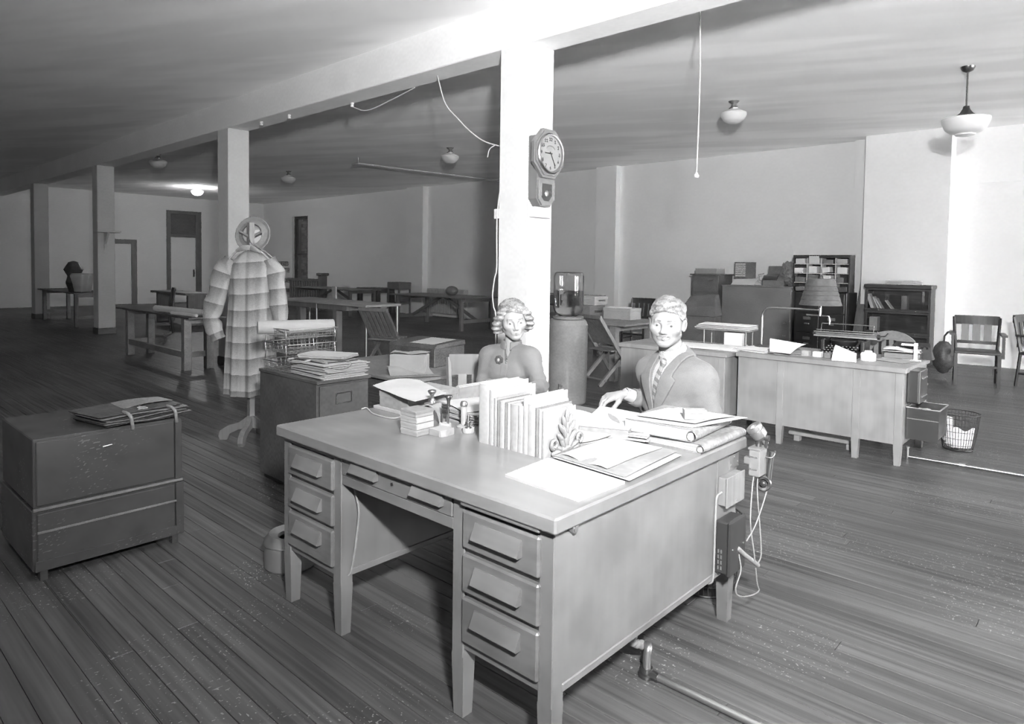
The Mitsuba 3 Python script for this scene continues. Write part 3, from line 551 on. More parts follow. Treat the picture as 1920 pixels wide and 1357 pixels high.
solo('cord', tube(bez([(-2.206, 1.522, .61), (-2.20, 1.533, .555), (-2.196, 1.543, .488), (-2.20, 1.534, .383), (-2.203, 1.526, .321), (-2.205, 1.514, .26), (-2.212, 1.506, .24)], 30), .0048, 7), 'm_card', 'pale cord hanging down inside the kneehole by the left drawers', 'cord')
# floor conduit, wrapped cable
k = thing('floor_conduit', 'metal conduit pipe along the floor with an elbow rising beside the desk', 'pipe')
part(k, 'pipe', rod((-1.20, 2.098, .014), (1.2, 2.098, .014), .013, 14), 'm_dull_metal')
part(k, 'fitting', cat(lathe([(0, 0), (.030, 0), (.030, .012), (.022, .016), (.022, .034), (0, .034)], 20, (-1.213, 2.098, 0)), rod((-1.213, 2.098, .012), (-1.165, 2.098, .012), .017, 12)), 'm_dark_metal')
part(k, 'elbow', tube(bez([(-1.213, 2.098, .025), (-1.213, 2.098, .075), (-1.211, 2.104, .098), (-1.222, 2.118, .103), (-1.235, 2.125, .09)], 24), .0145, 14), 'm_dull_metal')
W_ = bez([(-1.245, 2.125, .09), (-1.262, 2.08, .115), (-1.262, 2.10, .15), (-1.25, 2.16, .19), (-1.23, 2.25, .236), (-1.22, 2.32, .252)], 50)
solo('wrapped_cable', tube(W_, .013 + .0035 * np.abs(np.sin(np.arange(len(W_)) * .9)) * np.linspace(1.3, .7, len(W_)), 12), 'm_card', 'taped bundle of cable running from the conduit elbow up under the desk', 'cable')
def wire_basket(name, lab, c, r0, r1, h, nv, nh, m='m_black_metal', wr=.0016):
    k = thing(name, lab, 'waste basket')
    with at(c):
        f = lambda t: r0 + (r1 - r0) * t ** 0.8
        part(k, 'rim', tube([(r1 * math.cos(a), r1 * math.sin(a), h) for a in np.linspace(0, 2 * math.pi, 48, endpoint=False)], .004, 8, True), m)
        part(k, 'foot_ring', tube([(r0 * math.cos(a), r0 * math.sin(a), .006) for a in np.linspace(0, 2 * math.pi, 48, endpoint=False)], .005, 8, True), m)
        part(k, 'wires', cat([tube([(f(t) * math.cos(a), f(t) * math.sin(a), h * t) for t in np.linspace(0, 1, 5)], wr, 4) for a in np.linspace(0, 2 * math.pi, nv, endpoint=False)] + [tube([(f(t) * math.cos(a), f(t) * math.sin(a), h * t) for a in np.linspace(0, 2 * math.pi, 40, endpoint=False)], wr, 4, True) for t in np.linspace(.15, .9, nh)]), m, kind='stuff')
        part(k, 'bottom', cyl((0, 0, .004), r0 - .004, .004, 32), m)
    return k
k = wire_basket('wire_basket', 'wire waste basket with papers half hidden under the rear of the desk', (-1.385, 2.90, 0), 0.135, 0.165, 0.34, 44, 5)
solo('waste_paper', cat(crumple((-1.38, 2.90, .010), .10, 5, .9), sheet([(-1.46, 2.84, .10), (-1.30, 2.80, .11), (-1.30, 2.95, .24), (-1.44, 2.97, .2)], .001, 6, 6, lambda u, v: .02 * np.sin(u * 6))), 'm_sheet_b', 'crumpled waste paper inside the basket under the desk', 'paper', smooth=20)
k = thing('spittoon', 'squat metal spittoon on the floor left of the desk', 'spittoon')
with at((-2.945, 1.67, 0)):
    part(k, 'bowl', lathe([(0, 0), (.115, 0), (.122, .01), (.122, .10), (.118, .115), (.112, .118), (.112, .10)], 40), 'm_iron', 30)
    part(k, 'rim', lathe([(.114, .112), (.128, .122), (.126, .135), (.10, .165), (.06, .150), (.055, .135), (.09, .148), (.114, .125)], 40), 'm_dull_metal', 35)
r = random.Random(31)
solo('sand', cat([ellipsoid((-2.86 - r.uniform(0, .28), 1.47 + r.uniform(-.06, .10), 0.001), (r.uniform(.001, .0035),) * 2 + (.0015,), 1) for i in range(90)]), 'm_sheet_b', 'spilled sand and crumbs on the floor in front of the spittoon', 'sand', kind='stuff')
LAMP_L = 90.0
PULL = [(-2.80, 5.5, 3.72), (-2.786, 5.5, 3.258), (-2.786, 5.5, 2.889), (-2.791, 5.5, 2.518), (-2.795, 5.5, 2.30)]
ROD0, ROD1 = (-12.02, 8.38, 3.60), (-11.60, 12.62, 3.60)
KNOBS = ((-8.49, 4.39, 3.34), (-7.81, 4.41, 3.34), (-6.66, 4.56, 3.34))
WIRE1 = [(-6.66, 4.585, 3.29), (-6.41, 4.60, 3.225), (-5.92, 4.60, 3.285), (-5.56, 4.585, 3.335)]
WIRE2 = [(-5.05, 4.45, 3.338), (-4.93, 4.45, 3.05), (-4.74, 4.45, 2.87), (-4.59, 4.45, 2.745), (-4.41, 4.45, 2.63), (-4.21, 4.45, 2.56), (-4.04, 4.45, 2.52)]
WIRE2B = [(-4.25, 4.45, 2.57), (-4.32, 4.45, 2.54), (-4.345, 4.45, 2.47)]
WIRE3 = [(-4.042, 4.40, 2.50), (-4.045, 4.32, 2.2), (-4.045, 4.27, 1.88), (-4.040, 4.27, 1.464), (-4.055, 4.262, 1.37), (-4.072, 4.255, 1.228), (-4.065, 4.262, 1.111), (-4.046, 4.272, 1.02), (-4.042, 4.27, .6)]
# ================================================================ ceiling lamps, pull cord, ceiling rod, wires
def globe(s=1.0, schoolhouse=True):
    return [(r_ * s, z * s) for r_, z in ((0.055, 0), (0.075, -0.012), (0.165, -0.055), (0.172, -0.075), (0.160, -0.105), (0.135, -0.150), (0.110, -0.165), (0.085, -0.185), (0.060, -0.196), (0, -0.202))]
def ceiling_lamp(x, y, label, lit=0.0, drop=0.10):
    k = thing('ceiling_lamp', label, 'lamp')
    with at((x, y, RZ)):
        part(k, 'canopy', lathe([(0, -.035), (.03, -.035), (.055, -.02), (.072, 0)], 24), 'm_dull_metal', 35)
        part(k, 'fitter', lathe([(0.0, -drop - .01), (.062, -drop - .01), (.066, -drop + .008), (.04, -drop + .03), (.028, -.05), (.028, -.03)], 24), 'm_dull_metal', 35)
        for a in (40, 160, 280): part(k, 'arm', rod((.03 * math.cos(math.radians(a)), .03 * math.sin(math.radians(a)), -.03), (.062 * math.cos(math.radians(a)), .062 * math.sin(math.radians(a)), -drop + .004), .005, 6), 'm_dull_metal')
        g = lathe([(r_, z - drop) for r_, z in globe(1.0)][::-1], 32)
        if lit: part(k, 'globe', g, 'm_opal', 35, emitter={'type': 'area', 'radiance': rgb(lit)})
        else: part(k, 'globe', g, 'm_opal', 35)
ceiling_lamp(-3.93, 8.75, 'white glass ceiling lamp above the card file table, right of the hanging pull cord')
ceiling_lamp(-9.60, 8.80, 'white glass ceiling lamp left of the clock column, by the ceiling rod')
ceiling_lamp(-15.19, 8.56, 'small white ceiling lamp farther off, between the two middle columns')
ceiling_lamp(-14.98, 5.45, 'white ceiling lamp hanging by the beam left of the second column')
ceiling_lamp(-20.6, 8.60, 'only lit ceiling lamp, glowing at the far end of the room', LAMP_L, 0.07)
k = thing('pendant_lamp', 'white bowl pendant lamp hanging from a long rod at the right edge', 'lamp')
with at((-1.333, 8.883, RZ)):
    part(k, 'canopy', lathe([(0, -.06), (.02, -.06), (.05, -.045), (.065, -.02), (.07, 0)], 24), 'm_dark_metal', 35)
    part(k, 'rod', rod((0, 0, -.05), (0, 0, -.46), .009, 8), 'm_dark_metal')
    part(k, 'holder', lathe([(0, -.43), (.03, -.43), (.035, -.46), (.06, -.50), (.10, -.535), (.14, -.57), (0, -.57)], 28), 'm_black_metal', 35)
    part(k, 'bowl', lathe([(.13, -.555), (.22, -.56), (.232, -.575), (.225, -.61), (.195, -.68), (.15, -.715), (.10, -.73), (.095, -.745), (.05, -.757), (0, -.76)], 40), 'm_opal', 35)
    part(k, 'rim_band', tube([(.229 * math.cos(a), .229 * math.sin(a), -.568) for a in np.linspace(0, 2 * math.pi, 40, endpoint=False)], .006, 8, True), 'm_opal', 35)
k = thing('pull_cord', 'thin white pull cord hanging from the ceiling right of the clock', 'cord')
part(k, 'cord', tube(bez(PULL, 30), .006, 6), 'm_cord'); part(k, 'knob', lathe([(0, -.03), (.018, -.028), (.022, -.01), (.012, .01), (.005, .02)], 16, PULL[-1]), 'm_white', 35)
k = thing('ceiling_rod', 'long white sprinkler-like rod running under the ceiling to the clock column', 'rod')
part(k, 'rod', rod(ROD0, ROD1, .014, 8), 'm_white'); part(k, 'hook', cat(rod(ROD0, (ROD0[0], ROD0[1], RZ), .012, 8), rod(ROD0, np.array(ROD0) + np.array([-.05, -.12, -.05]), .02, 8)), 'm_dull_metal')
for i, (P, lab) in enumerate(zip(KNOBS, ('white porcelain wire knob under the beam, nearest the second column', 'white porcelain wire knob under the beam, next along from the second column', 'white porcelain wire knob hanging off the beam where the wire starts'))):
    solo('insulator', lathe([(0, -.05), (.018, -.05), (.022, -.035), (.014, -.025), (.022, -.015), (.020, 0), (0, 0)], 16, P), 'm_opal', lab, 'insulator', smooth=35)
solo('wire', tube(bez(WIRE1, 24), .006, 6), 'm_cord', 'loose wire running from a porcelain knob along under the beam', 'wire')
solo('wire', cat(tube(bez(WIRE2, 40), .006, 6), tube(bez(WIRE2B, 12), .005, 6)), 'm_cord', 'loose wire sagging from the beam down to the clock column', 'wire')
solo('wire', tube(bez(WIRE3, 30), .006, 6), 'm_cord', 'white wire running down the left edge of the clock column', 'wire')
# ================================================================ wall clock on the column
k = thing('wall_clock', 'octagonal wooden wall clock with white dial and pendulum window on the column', 'clock')
CX, CY, CZ = -3.69, 4.388, 2.413
def M_x(x): # xy polygon -> faces +x: poly x = world y, poly y = world z
    M = np.eye(4); M[:3, 0], M[:3, 1], M[:3, 2], M[:3, 3] = (0, 1, 0), (0, 0, 1), (1, 0, 0), (x, 0, 0); return M
oct_ = lambda r_, sy=1.0: [(CY + r_ * math.cos(math.radians(22.5 + 45 * i)), CZ + sy * r_ * math.sin(math.radians(22.5 + 45 * i))) for i in range(8)]
part(k, 'case', cat(box(CX + .002, CX + .095, CY - .118, CY + .118, 2.12, 2.56), prism([(CY - .118, 2.12), (CY - .118, 2.035), (CY - .06, 1.975), (CY + .06, 1.975), (CY + .118, 2.035), (CY + .118, 2.12)], .085, M_x(CX + .004))), 'm_clock_wood', False)
part(k, 'octagon_frame', cat(prism(oct_(.212, 1.03), .03, M_x(CX + .095)), prism(oct_(.190, 1.03), .012, M_x(CX + .125))), 'm_clock_wood', False)
part(k, 'bezel', lathe([(.146, 0), (.166, 0), (.168, .012), (.160, .022), (.148, .020), (.146, .006)], 48, (CX + .136, CY, CZ), (1, 0, 0)), 'm_brass', 35)
dial = part(k, 'dial', cyl((CX + .136, CY, CZ), .147, .004, 48, (1, 0, 0)), 'm_sheet', False)
txt = []
for h_ in range(1, 13):
    a = math.radians(90 - 30 * h_); t = meshkit.text_mesh(str(h_), 0.026, 0.0012, True); b = t.bounds; t.apply_translation((-(b[0, 0] + b[1, 0]) / 2, -(b[0, 1] + b[1, 1]) / 2, 0))
    t.apply_translation((.118 * math.cos(a), .118 * math.sin(a), 0)); M = M_x(CX + .1402); M[:3, 3] = (CX + .1402, CY, CZ); t.apply_transform(M); part(dial, 'numeral', t, 'm_ink', False)
def hand(deg, L, w):
    a = math.radians(deg); d = np.array([0, math.cos(a), math.sin(a)]); c = np.array([CX + .1435, CY, CZ]); return bar(c - d * .02, c + d * L, w, .0015, (1, 0, 0))
part(dial, 'hand', hand(180, .075, .008), 'm_ink', False); part(dial, 'hand', hand(-58, .112, .006), 'm_ink', False)
part(dial, 'arch_print', tube([(CX + .1405, CY + .055 * math.cos(a), CZ + .03 + .035 * math.sin(a)) for a in np.linspace(.2, 2.9, 16)], .0035, 6), 'm_card', True)
door = part(k, 'pendulum_door', prism([(CY - .108, 2.19), (CY - .108, 2.04), (CY - .055, 1.985), (CY + .055, 1.985), (CY + .108, 2.04), (CY + .108, 2.19)], .012, M_x(CX + .09)), 'm_clock_wood', False)
part(door, 'window', prism([(CY - .062, 2.165), (CY - .062, 2.055), (CY - .03, 2.022), (CY + .03, 2.022), (CY + .062, 2.055), (CY + .062, 2.165)], .003, M_x(CX + .102)), 'm_black', False)
part(door, 'pendulum', ellipsoid((CX + .106, CY, 2.085), (.006, .026, .030), 3), 'm_brass', True)
for s_ in (-1, 1):
    part(door, 'molding', bar((CX + .106, CY + s_ * .068, 2.06), (CX + .106, CY + s_ * .068, 2.165), .006, .006, (1, 0, 0)), 'm_brass', False)
    part(door, 'molding', bar((CX + .103, CY + s_ * .105, 2.03), (CX + .103, CY + s_ * .105, 2.18), .004, .006, (1, 0, 0)), 'm_brass', False)
for (xa, xb), lab in (((-3.689, -3.628), 'white board fixed to the column face right under the clock'), ((-4.098, -4.036), 'white board on the hidden side of the clock column, left edge showing')):
    solo('column_board', box(xa, xb, BY0 + .005, 4.50, 1.885, 1.972, .003), 'm_white', lab, 'shelf', smooth=False)
k = thing('column_shelf', 'small white shelf on a bracket on the third column', 'shelf')
part(k, 'board', box(-14.90, -14.62, 4.20, 4.62, 2.02, 2.055, .003), 'm_white', False); part(k, 'bracket', prism_xz([(-14.90, 2.02), (-14.68, 2.02), (-14.72, 1.96), (-14.86, 1.80), (-14.90, 1.62)], 4.39, 4.43), 'm_white', False)
# ================================================================ coat stand
k = thing('coat_stand', 'wooden coat stand with splayed feet carrying the plaid coat and hat', 'coat stand')
SX, SY = -5.30, 2.645
part(k, 'post', hull([(SX + i * .022, SY + j * .022, z) for i in (-1, 1) for j in (-1, 1) for z in (.10, 1.80)]), 'm_mid_wood', False)
for i, a in enumerate((225, 315, 45, 135)):
    with at((SX, SY, 0), a):
        part(k, 'foot', prism_xz([(.02, .20), (.02, .10), (.10, .085), (.17, .05), (.19, 0), (.25, 0), (.262, .03), (.25, .075), (.19, .115), (.10, .14)], -.02, .02), 'm_mid_wood', False)
for a in (60, 240, 150): part(k, 'peg', rod((SX, SY, 1.68), (SX + .09 * math.cos(math.radians(a)), SY + .09 * math.sin(math.radians(a)), 1.73), .010, 8), 'm_mid_wood')
VW = np.array([.725, .689, 0]); VN = np.array([.689, -.725, 0])      # along the coat's width, and toward the camera
hc = np.array([SX, SY, 1.70]) + VW * .012 - VN * .045
part(thing('felt_hat', 'light-lined felt hat with a curled brim hung on top of the coat stand', 'hat'), 'brim', lathe([(.082, .035), (.090, .022), (.120, .010), (.142, .014), (.150, .026), (.144, .032), (.122, .020), (.095, .030), (.084, .042)], 44, hc, VN * .97 + np.array([-.1, .0, .15])), 'm_hat', 35)
part('felt_hat', 'crown', lathe([(.082, .034), (.084, .02), (.080, -.03), (.066, -.075), (.035, -.088), (0, -.084), (0, -.080), (.033, -.083), (.062, -.071), (.076, -.03), (.079, .02)], 36, hc, VN * .97 + np.array([-.1, .0, .15])), 'm_hat_lining', 35)
k = thing('coat_hanger', 'bent wire and wood hanger in the shoulders of the plaid coat', 'hanger')
part(k, 'wire', tube(bez([np.array([SX, SY, 1.665]) + VN * .035, np.array([SX, SY, 1.625]) + VN * .05 + VW * .03, np.array([SX, SY, 1.56]) + VN * .05 + VW * .14, np.array([SX, SY, 1.475]) + VN * .03 + VW * .228, np.array([SX, SY, 1.455]) + VN * .02 + VW * .222], 30), .0045, 8), 'm_steel')
part(k, 'bar', tube(bez([np.array([SX, SY, 1.455]) + VN * .03 - VW * .20, np.array([SX, SY, 1.56]) + VN * .045 - VW * .10, np.array([SX, SY, 1.60]) + VN * .05, np.array([SX, SY, 1.56]) + VN * .045 + VW * .10, np.array([SX, SY, 1.46]) + VN * .03 + VW * .20], 30), .009, 8), 'm_pale_wood')
def plaid(p, n, uv):
    v, u = uv.y, uv.x
    fv = v / 0.131 - dr.floor(v / 0.131); fu = u / 0.19 - dr.floor(u / 0.19)
    band = fv * (1 - smoothstep(0.97, 1.0, fv))
    col = smoothstep(0.0, 0.10, fu) * (1 - smoothstep(0.30, 0.45, fu))
    return G(0.115 + 0.16 * band + 0.075 * col + 0.05 * (noise(p.x * 160, p.y * 160, p.z * 160) - 0.5))
mat('m_plaid', proc(plaid), 0.95, 0.1)
mat('m_hat', mottled(0.16, 0.20, 12, 0.3, 90), 0.9, 0.1); mat('m_hat_lining', 0.5, 0.35, 0.5)
mat('m_clock_wood', grain(0.13, 0.18, 'z', 40, .5), 0.35, 0.5)
def loft(rows, closed=True):
    """rows: (m, n, 3) rings; returns mesh and uv in metres."""
    R = np.asarray(rows, float); m, n = R.shape[:2]
    R = np.concatenate([R, R[:, :1]], 1); F = []; idx = np.arange(m * (n + 1)).reshape(m, n + 1)
    for i in range(m - 1):
        for j in range(n): F += [[idx[i, j], idx[i, j + 1], idx[i + 1, j + 1]], [idx[i, j], idx[i + 1, j + 1], idx[i + 1, j]]]
    u = np.concatenate([np.zeros((m, 1)), np.cumsum(np.linalg.norm(np.diff(R, axis=1), axis=2), 1)], 1); u = u - u[:, n // 4: n // 4 + 1]
    v = np.concatenate([np.zeros((1, n + 1)), np.cumsum(np.linalg.norm(np.diff(R, axis=0), axis=2), 0)], 0).mean(1, keepdims=True) + 0 * u
    return trimesh.Trimesh(R.reshape(-1, 3), F, process=False), np.stack([u.ravel(), v.ravel()], 1)
def coat_body():
    zs = np.linspace(1.575, .385, 40); th = np.linspace(0, 2 * np.pi, 96, endpoint=False); rows = []
    for z in zs:
        t = (1.575 - z) / 1.19
        w = np.interp(t, [0, .03, .09, .16, .3, .55, 1], [.055, .10, .175, .190, .172, .195, .218]); d = np.interp(t, [0, .03, .09, .2, .6, 1], [.05, .065, .085, .095, .105, .12])
        fold = (1 + np.interp(t, [0, .15, .5, 1], [0, .05, .12, .17]) * (np.sin(9 * th + .6 + .8 * t) + .5 * np.sin(17 * th + 2.0 + t)))
        x = w * np.cos(th) * (1 + .15 * (fold - 1)); y = d * np.sin(th) * fold
        zz = z + .012 * np.sin(3 * th) * t + .012 * np.cos(th)
        rows.append(np.stack([SX + VW[0] * x + VN[0] * y, SY + VW[1] * x + VN[1] * y, zz], 1))
    return loft(rows)
def sleeve(pts, radii, flat, seed):
    P = bez(pts, 40); n = 28; th = np.linspace(0, 2 * np.pi, n, endpoint=False); rr = np.interp(np.linspace(0, 1, len(P)), np.linspace(0, 1, len(radii)), radii); rows = []
    tg = np.gradient(P, axis=0); tg /= np.linalg.norm(tg, axis=1, keepdims=True)
    for i in range(len(P)):
        a = VN - tg[i] * (VN @ tg[i]); a /= np.linalg.norm(a); b = np.cross(tg[i], a)
        f = 1 + .10 * np.sin(i * .55 + seed) * np.cos(th * 2 + seed) + .06 * np.sin(i * .9 + th * 3)
        rows.append(P[i] + (rr[i] * flat * np.cos(th) * f)[:, None] * a + (rr[i] * np.sin(th) * f)[:, None] * b)
    return loft(rows)
C0 = np.array([SX, SY, 0]); pc = lambda w, z, n_=0.0: C0 + VW * w + VN * n_ + np.array([0, 0, z])
k = thing('plaid_coat', 'long plaid wool coat hanging on the coat stand', 'coat')
m_, uv_ = coat_body(); key = numbered(k + '__body'); scene[key] = mikit.ply(m_, 'm_plaid', True, uv=uv_)
for pts, rad in (([pc(-.155, 1.50, .02), pc(-.215, 1.38, .03), pc(-.265, 1.18, .05), pc(-.30, 1.02, .06), pc(-.27, .92, .07), pc(-.235, .84, .07)], [.062, .085, .078, .072, .066, .060]),
                 ([pc(.155, 1.50, .02), pc(.205, 1.38, .02), pc(.235, 1.18, .03), pc(.255, 1.0, .03), pc(.275, .84, .03), pc(.285, .78, .03)], [.060, .078, .070, .064, .058, .054])):
    m_, uv_ = sleeve(pts, rad, .62, len(rad) + pts[0][0]); key = numbered(k + '__sleeve'); scene[key] = mikit.ply(m_, 'm_plaid', True, uv=uv_)
m_, uv_ = sleeve([pc(-.10, 1.565, .045), pc(-.04, 1.588, .06), pc(.03, 1.588, .06), pc(.10, 1.555, .045)], [.012, .022, .022, .012], .7, 1); key = numbered(k + '__collar'); scene[key] = mikit.ply(m_, 'm_plaid', True, uv=uv_)
# ================================================================ filing cabinet with trays and papers
k = thing('filing_cabinet', 'dark two-drawer filing cabinet behind the big desk, topped with newspapers and wire trays', 'cabinet')
FX0, FX1, FY0, FY1, FZ = -4.33, -3.60, 2.225, 2.61, .75
part(k, 'body', box(FX0, FX1 - .015, FY0, FY1, .03, FZ - .02, .004), 'm_olive_paint', False)
part(k, 'top', box(FX0 - .006, FX1 + .006, FY0 - .006, FY1 + .006, FZ - .022, FZ, .004), 'm_olive_paint', False)
for z0, z1 in ((.40, .715), (.06, .385)):
    d = part(k, 'drawer', box(FX1 - .015, FX1 + .004, FY0 + .015, FY1 - .015, z0, z1, .004), 'm_olive_paint', False)
    zc = z1 - .085; yc_ = (FY0 + FY1) / 2 - .01
    part(d, 'label_holder', cat(box(FX1 + .004, FX1 + .009, yc_ - .06, yc_ + .06, zc - .035, zc - .028), box(FX1 + .004, FX1 + .009, yc_ - .06, yc_ + .06, zc + .028, zc + .035), box(FX1 + .004, FX1 + .009, yc_ - .06, yc_ - .052, zc - .028, zc + .028), box(FX1 + .004, FX1 + .009, yc_ + .052, yc_ + .06, zc - .028, zc + .028)), 'm_brass', False)
    part(d, 'handle', tube([(FX1 + .004, yc_ - .05, z0 + .06), (FX1 + .03, yc_ - .045, z0 + .05), (FX1 + .03, yc_ + .045, z0 + .05), (FX1 + .004, yc_ + .05, z0 + .06)], .005, 8), 'm_dark_metal')
part(k, 'plinth', box(FX0 + .02, FX1 - .03, FY0 + .02, FY1 - .02, 0, .03), 'm_black', False)
def tray(x0, x1, y0, y1, z0, h, lab):
    k = thing('wire_tray', lab, 'tray', 'wire trays stacked on the filing cabinet'); g = .03; ms = []
    def ring(z, e): return [(x0 - e, y0 - e, z), (x1 + e, y0 - e, z), (x1 + e, y1 + e, z), (x0 - e, y1 + e, z)]
    part(k, 'rim', tube(np.vstack([np.linspace(a, b, 8, endpoint=False) for a, b in zip(ring(z0 + h, .012), ring(z0 + h, .012)[1:] + ring(z0 + h, .012)[:1])]), .0035, 6, True), 'm_steel')
    for x in np.arange(x0, x1 + .001, g): ms.append(tube([(x, y0 - .012, z0 + h), (x, y0, z0 + .003), (x, y1, z0 + .003), (x, y1 + .012, z0 + h)], .0016, 4))
    for y in np.arange(y0 + g, y1, g): ms.append(tube([(x0 - .012, y, z0 + h), (x0, y, z0 + .002), (x1, y, z0 + .002), (x1 + .012, y, z0 + h)], .0016, 4))
    for zz in (.35, .7): ms.append(tube([(p[0], p[1], p[2]) for p in ring(z0 + h * zz, .006)], .0016, 4, True))
    part(k, 'wires', cat(ms), 'm_dull_metal', kind='stuff'); return k
TX0, TX1, TY0, TY1 = -4.29, -3.99, 2.245, 2.585
tray(TX0, TX1, TY0, TY1, FZ, .065, 'lowest wire letter tray on the filing cabinet')
t2 = tray(TX0 + .01, TX1 + .01, TY0, TY1, FZ + .125, .062, 'middle wire letter tray, raised on posts above the lowest')
t3 = tray(TX0 + .02, TX1 + .02, TY0, TY1, FZ + .225, .062, 'top wire letter tray holding the rolled paper')
for t_, z0, z1 in ((t2, FZ + .065, FZ + .187), (t3, FZ + .187, FZ + .287)):
    for x in (TX0 + .02, TX1 - .01):
        for y in (TY0 - .014, TY1 + .014): part(t_, 'post', tube([(x, y, z0 - .004), (x + .012, y, (z0 + z1) / 2), (x, y, z1)], .003, 6), 'm_steel')
rp = np.array([[-4.235, 2.17, FZ + .295], [-4.06, 2.56, FZ + .292], [-4.0, 2.70, FZ + .288]])
solo('rolled_paper', lathe([(0, 0), (.043, 0), (.045, .003), (.045, .50), (.043, .503), (.030, .503), (.030, .49), (0, .49)], 24, (-4.235, 2.16, FZ + .290), (.36, .93, 0)), 'm_sheet', 'thick roll of white paper lying in the top wire tray', 'paper roll', smooth=35)
ream((-3.79, 2.43), .36, .33, FZ, 11, 'newspaper_stack', 'thick pile of folded newspapers and papers on the near end of the filing cabinet', 'newspapers', 'm_sheet', 2, .014, .0085, 13, .004)
ream((-3.83, 2.44), .32, .22, FZ + .112, 3, 'newspaper', 'folded newspapers laid over the bag handles at the top of the pile', 'newspapers', 'm_sheet', 30, .008, .007, 17, .003)
k = thing('bag', 'flat dark bag with loop handles sandwiched in the newspaper pile', 'bag')
part(k, 'body', sheet([(-3.98, 2.28, FZ + .098), (-3.66, 2.30, FZ + .098), (-3.66, 2.56, FZ + .098), (-3.98, 2.56, FZ + .098)], .008, 6, 6, lambda u, v: .002 * np.sin(u * 5)), 'm_leather_mid', True)
for dy in (0, .0): pass
part(k, 'handle', tube(bez([(-3.74, 2.34, FZ + .105), (-3.67, 2.32, FZ + .098), (-3.61, 2.33, FZ + .075), (-3.598, 2.38, FZ + .064), (-3.60, 2.44, FZ + .070), (-3.62, 2.47, FZ + .092), (-3.70, 2.47, FZ + .105)], 40), .0075, 8), 'm_leather_mid')
part(k, 'handle', tube(bez([(-3.98, 2.30, FZ + .10), (-4.00, 2.25, FZ + .092), (-3.93, 2.23, FZ + .086), (-3.84, 2.25, FZ + .092), (-3.80, 2.30, FZ + .104)], 30), .0075, 8), 'm_leather_mid')
# ================================================================ low cabinet at the left with the briefcase
k = thing('transfer_case', 'dark scuffed wooden low cabinet of two stacked sections at the left, under the briefcase', 'cabinet')
LX, LX0, LY0, LY1 = -3.60, -4.22, .765, 1.415
for z0, z1, e in ((.335, .655, 0.0), (.045, .325, .006)):
    s = part(k, 'section', box(LX0 - e, LX - .012 + e, LY0 - e, LY1 + e, z0, z1, .004), 'm_scuffed', False)
    part(s, 'front', box(LX - .012 + e, LX + e, LY0 + .01, LY1 - .035, z0 + .012, z1 - .012, .004), 'm_scuffed', False)
    part(s, 'stile', box(LX - .012 + e, LX + .004 + e, LY1 - .032, LY1 + e, z0 + .004, z1 - .004, .002), 'm_scuffed', False)
part(k, 'ledge', box(LX - .012, LX + .008, LY0 - .004, LY1 + .004, .326, .338, .002), 'm_mid_wood', False)
part(k, 'batten', box(LX + .004, LX + .011, LY0 + .01, LY1 - .03, .222, .232, .001), 'm_mid_wood', False)
part(k, 'kick_board', box(LX + .004, LX + .010, LY0, LY1 - .03, .047, .095, .001), 'm_scuffed', False)
part(k, 'pull', rod((LX + .006, 1.045, .575), (LX + .010, 1.085, .580), .004, 8), 'm_steel')
for y in (LY0 + .02, LY1 - .05): part(k, 'foot', box(LX - .04, LX, y, y + .03, 0, .046), 'm_scuffed', False)
for y in (LY0 + .02, LY1 - .05): part(k, 'foot', box(LX0, LX0 + .04, y, y + .03, 0, .046), 'm_scuffed', False)
k = thing('briefcase', 'worn dark leather accordion briefcase with two straps lying on the low cabinet', 'briefcase')
BX, BYa, BYb, BZ_ = -3.60, 1.07, 1.445, .657
def flap(z, th, xr, ya, yb, sag): return sheet([(BX + xr, ya, z), (BX + xr - .01, yb, z + .012), (BX - .30, yb - .02, z + .010), (BX - .30, ya - .06, z)], th, 10, 10, sag)
for i in range(6):
    part(k, 'gusset', flap(.658 + .0075 * i, .0042, -.004 * i + .006 * (i % 2), BYa - .01 * (i % 3), BYb + .012 * ((i * 2) % 3), lambda u, v: .004 * np.sin(u * 7 + i) * (1 - v) + .006 * np.abs(u - .5) * (1 - v)), 'm_leather_mid' if i % 2 else 'm_leather', True)
part(k, 'flap', flap(.706, .005, -.03, BYa - .03, BYb - .01, lambda u, v: .010 * np.sin(u * 3.1) * v), 'm_leather', True)
part(k, 'flap_edge', flap(.713, .004, -.13, BYa + .10, BYb - .02, lambda u, v: .010 * np.sin(u * 3.1)), 'm_leather_mid', True)
for y in (1.165, 1.375):
    part(k, 'strap', tube(bez([(BX - .06, y - .01, .718), (BX - .012, y - .004, .716), (BX + .012, y + .004, .70), (BX + .014, y + .008, .672), (BX + .010, y + .012, .650), (BX + .006, y + .014, .638)], 24), .0085, 8), 'm_leather_mid', True)
part(k, 'clasp', cat(box(BX - .085, BX - .06, 1.225, 1.275, .716, .724, .002), rod((BX - .09, 1.23, .722), (BX - .09, 1.27, .722), .004, 8)), 'm_steel')
part(k, 'buckle', cat(cyl((BX - .10, 1.245, .724), .007, .006, 12), cyl((BX - .16, 1.33, .724), .006, .006, 12)), 'm_steel')
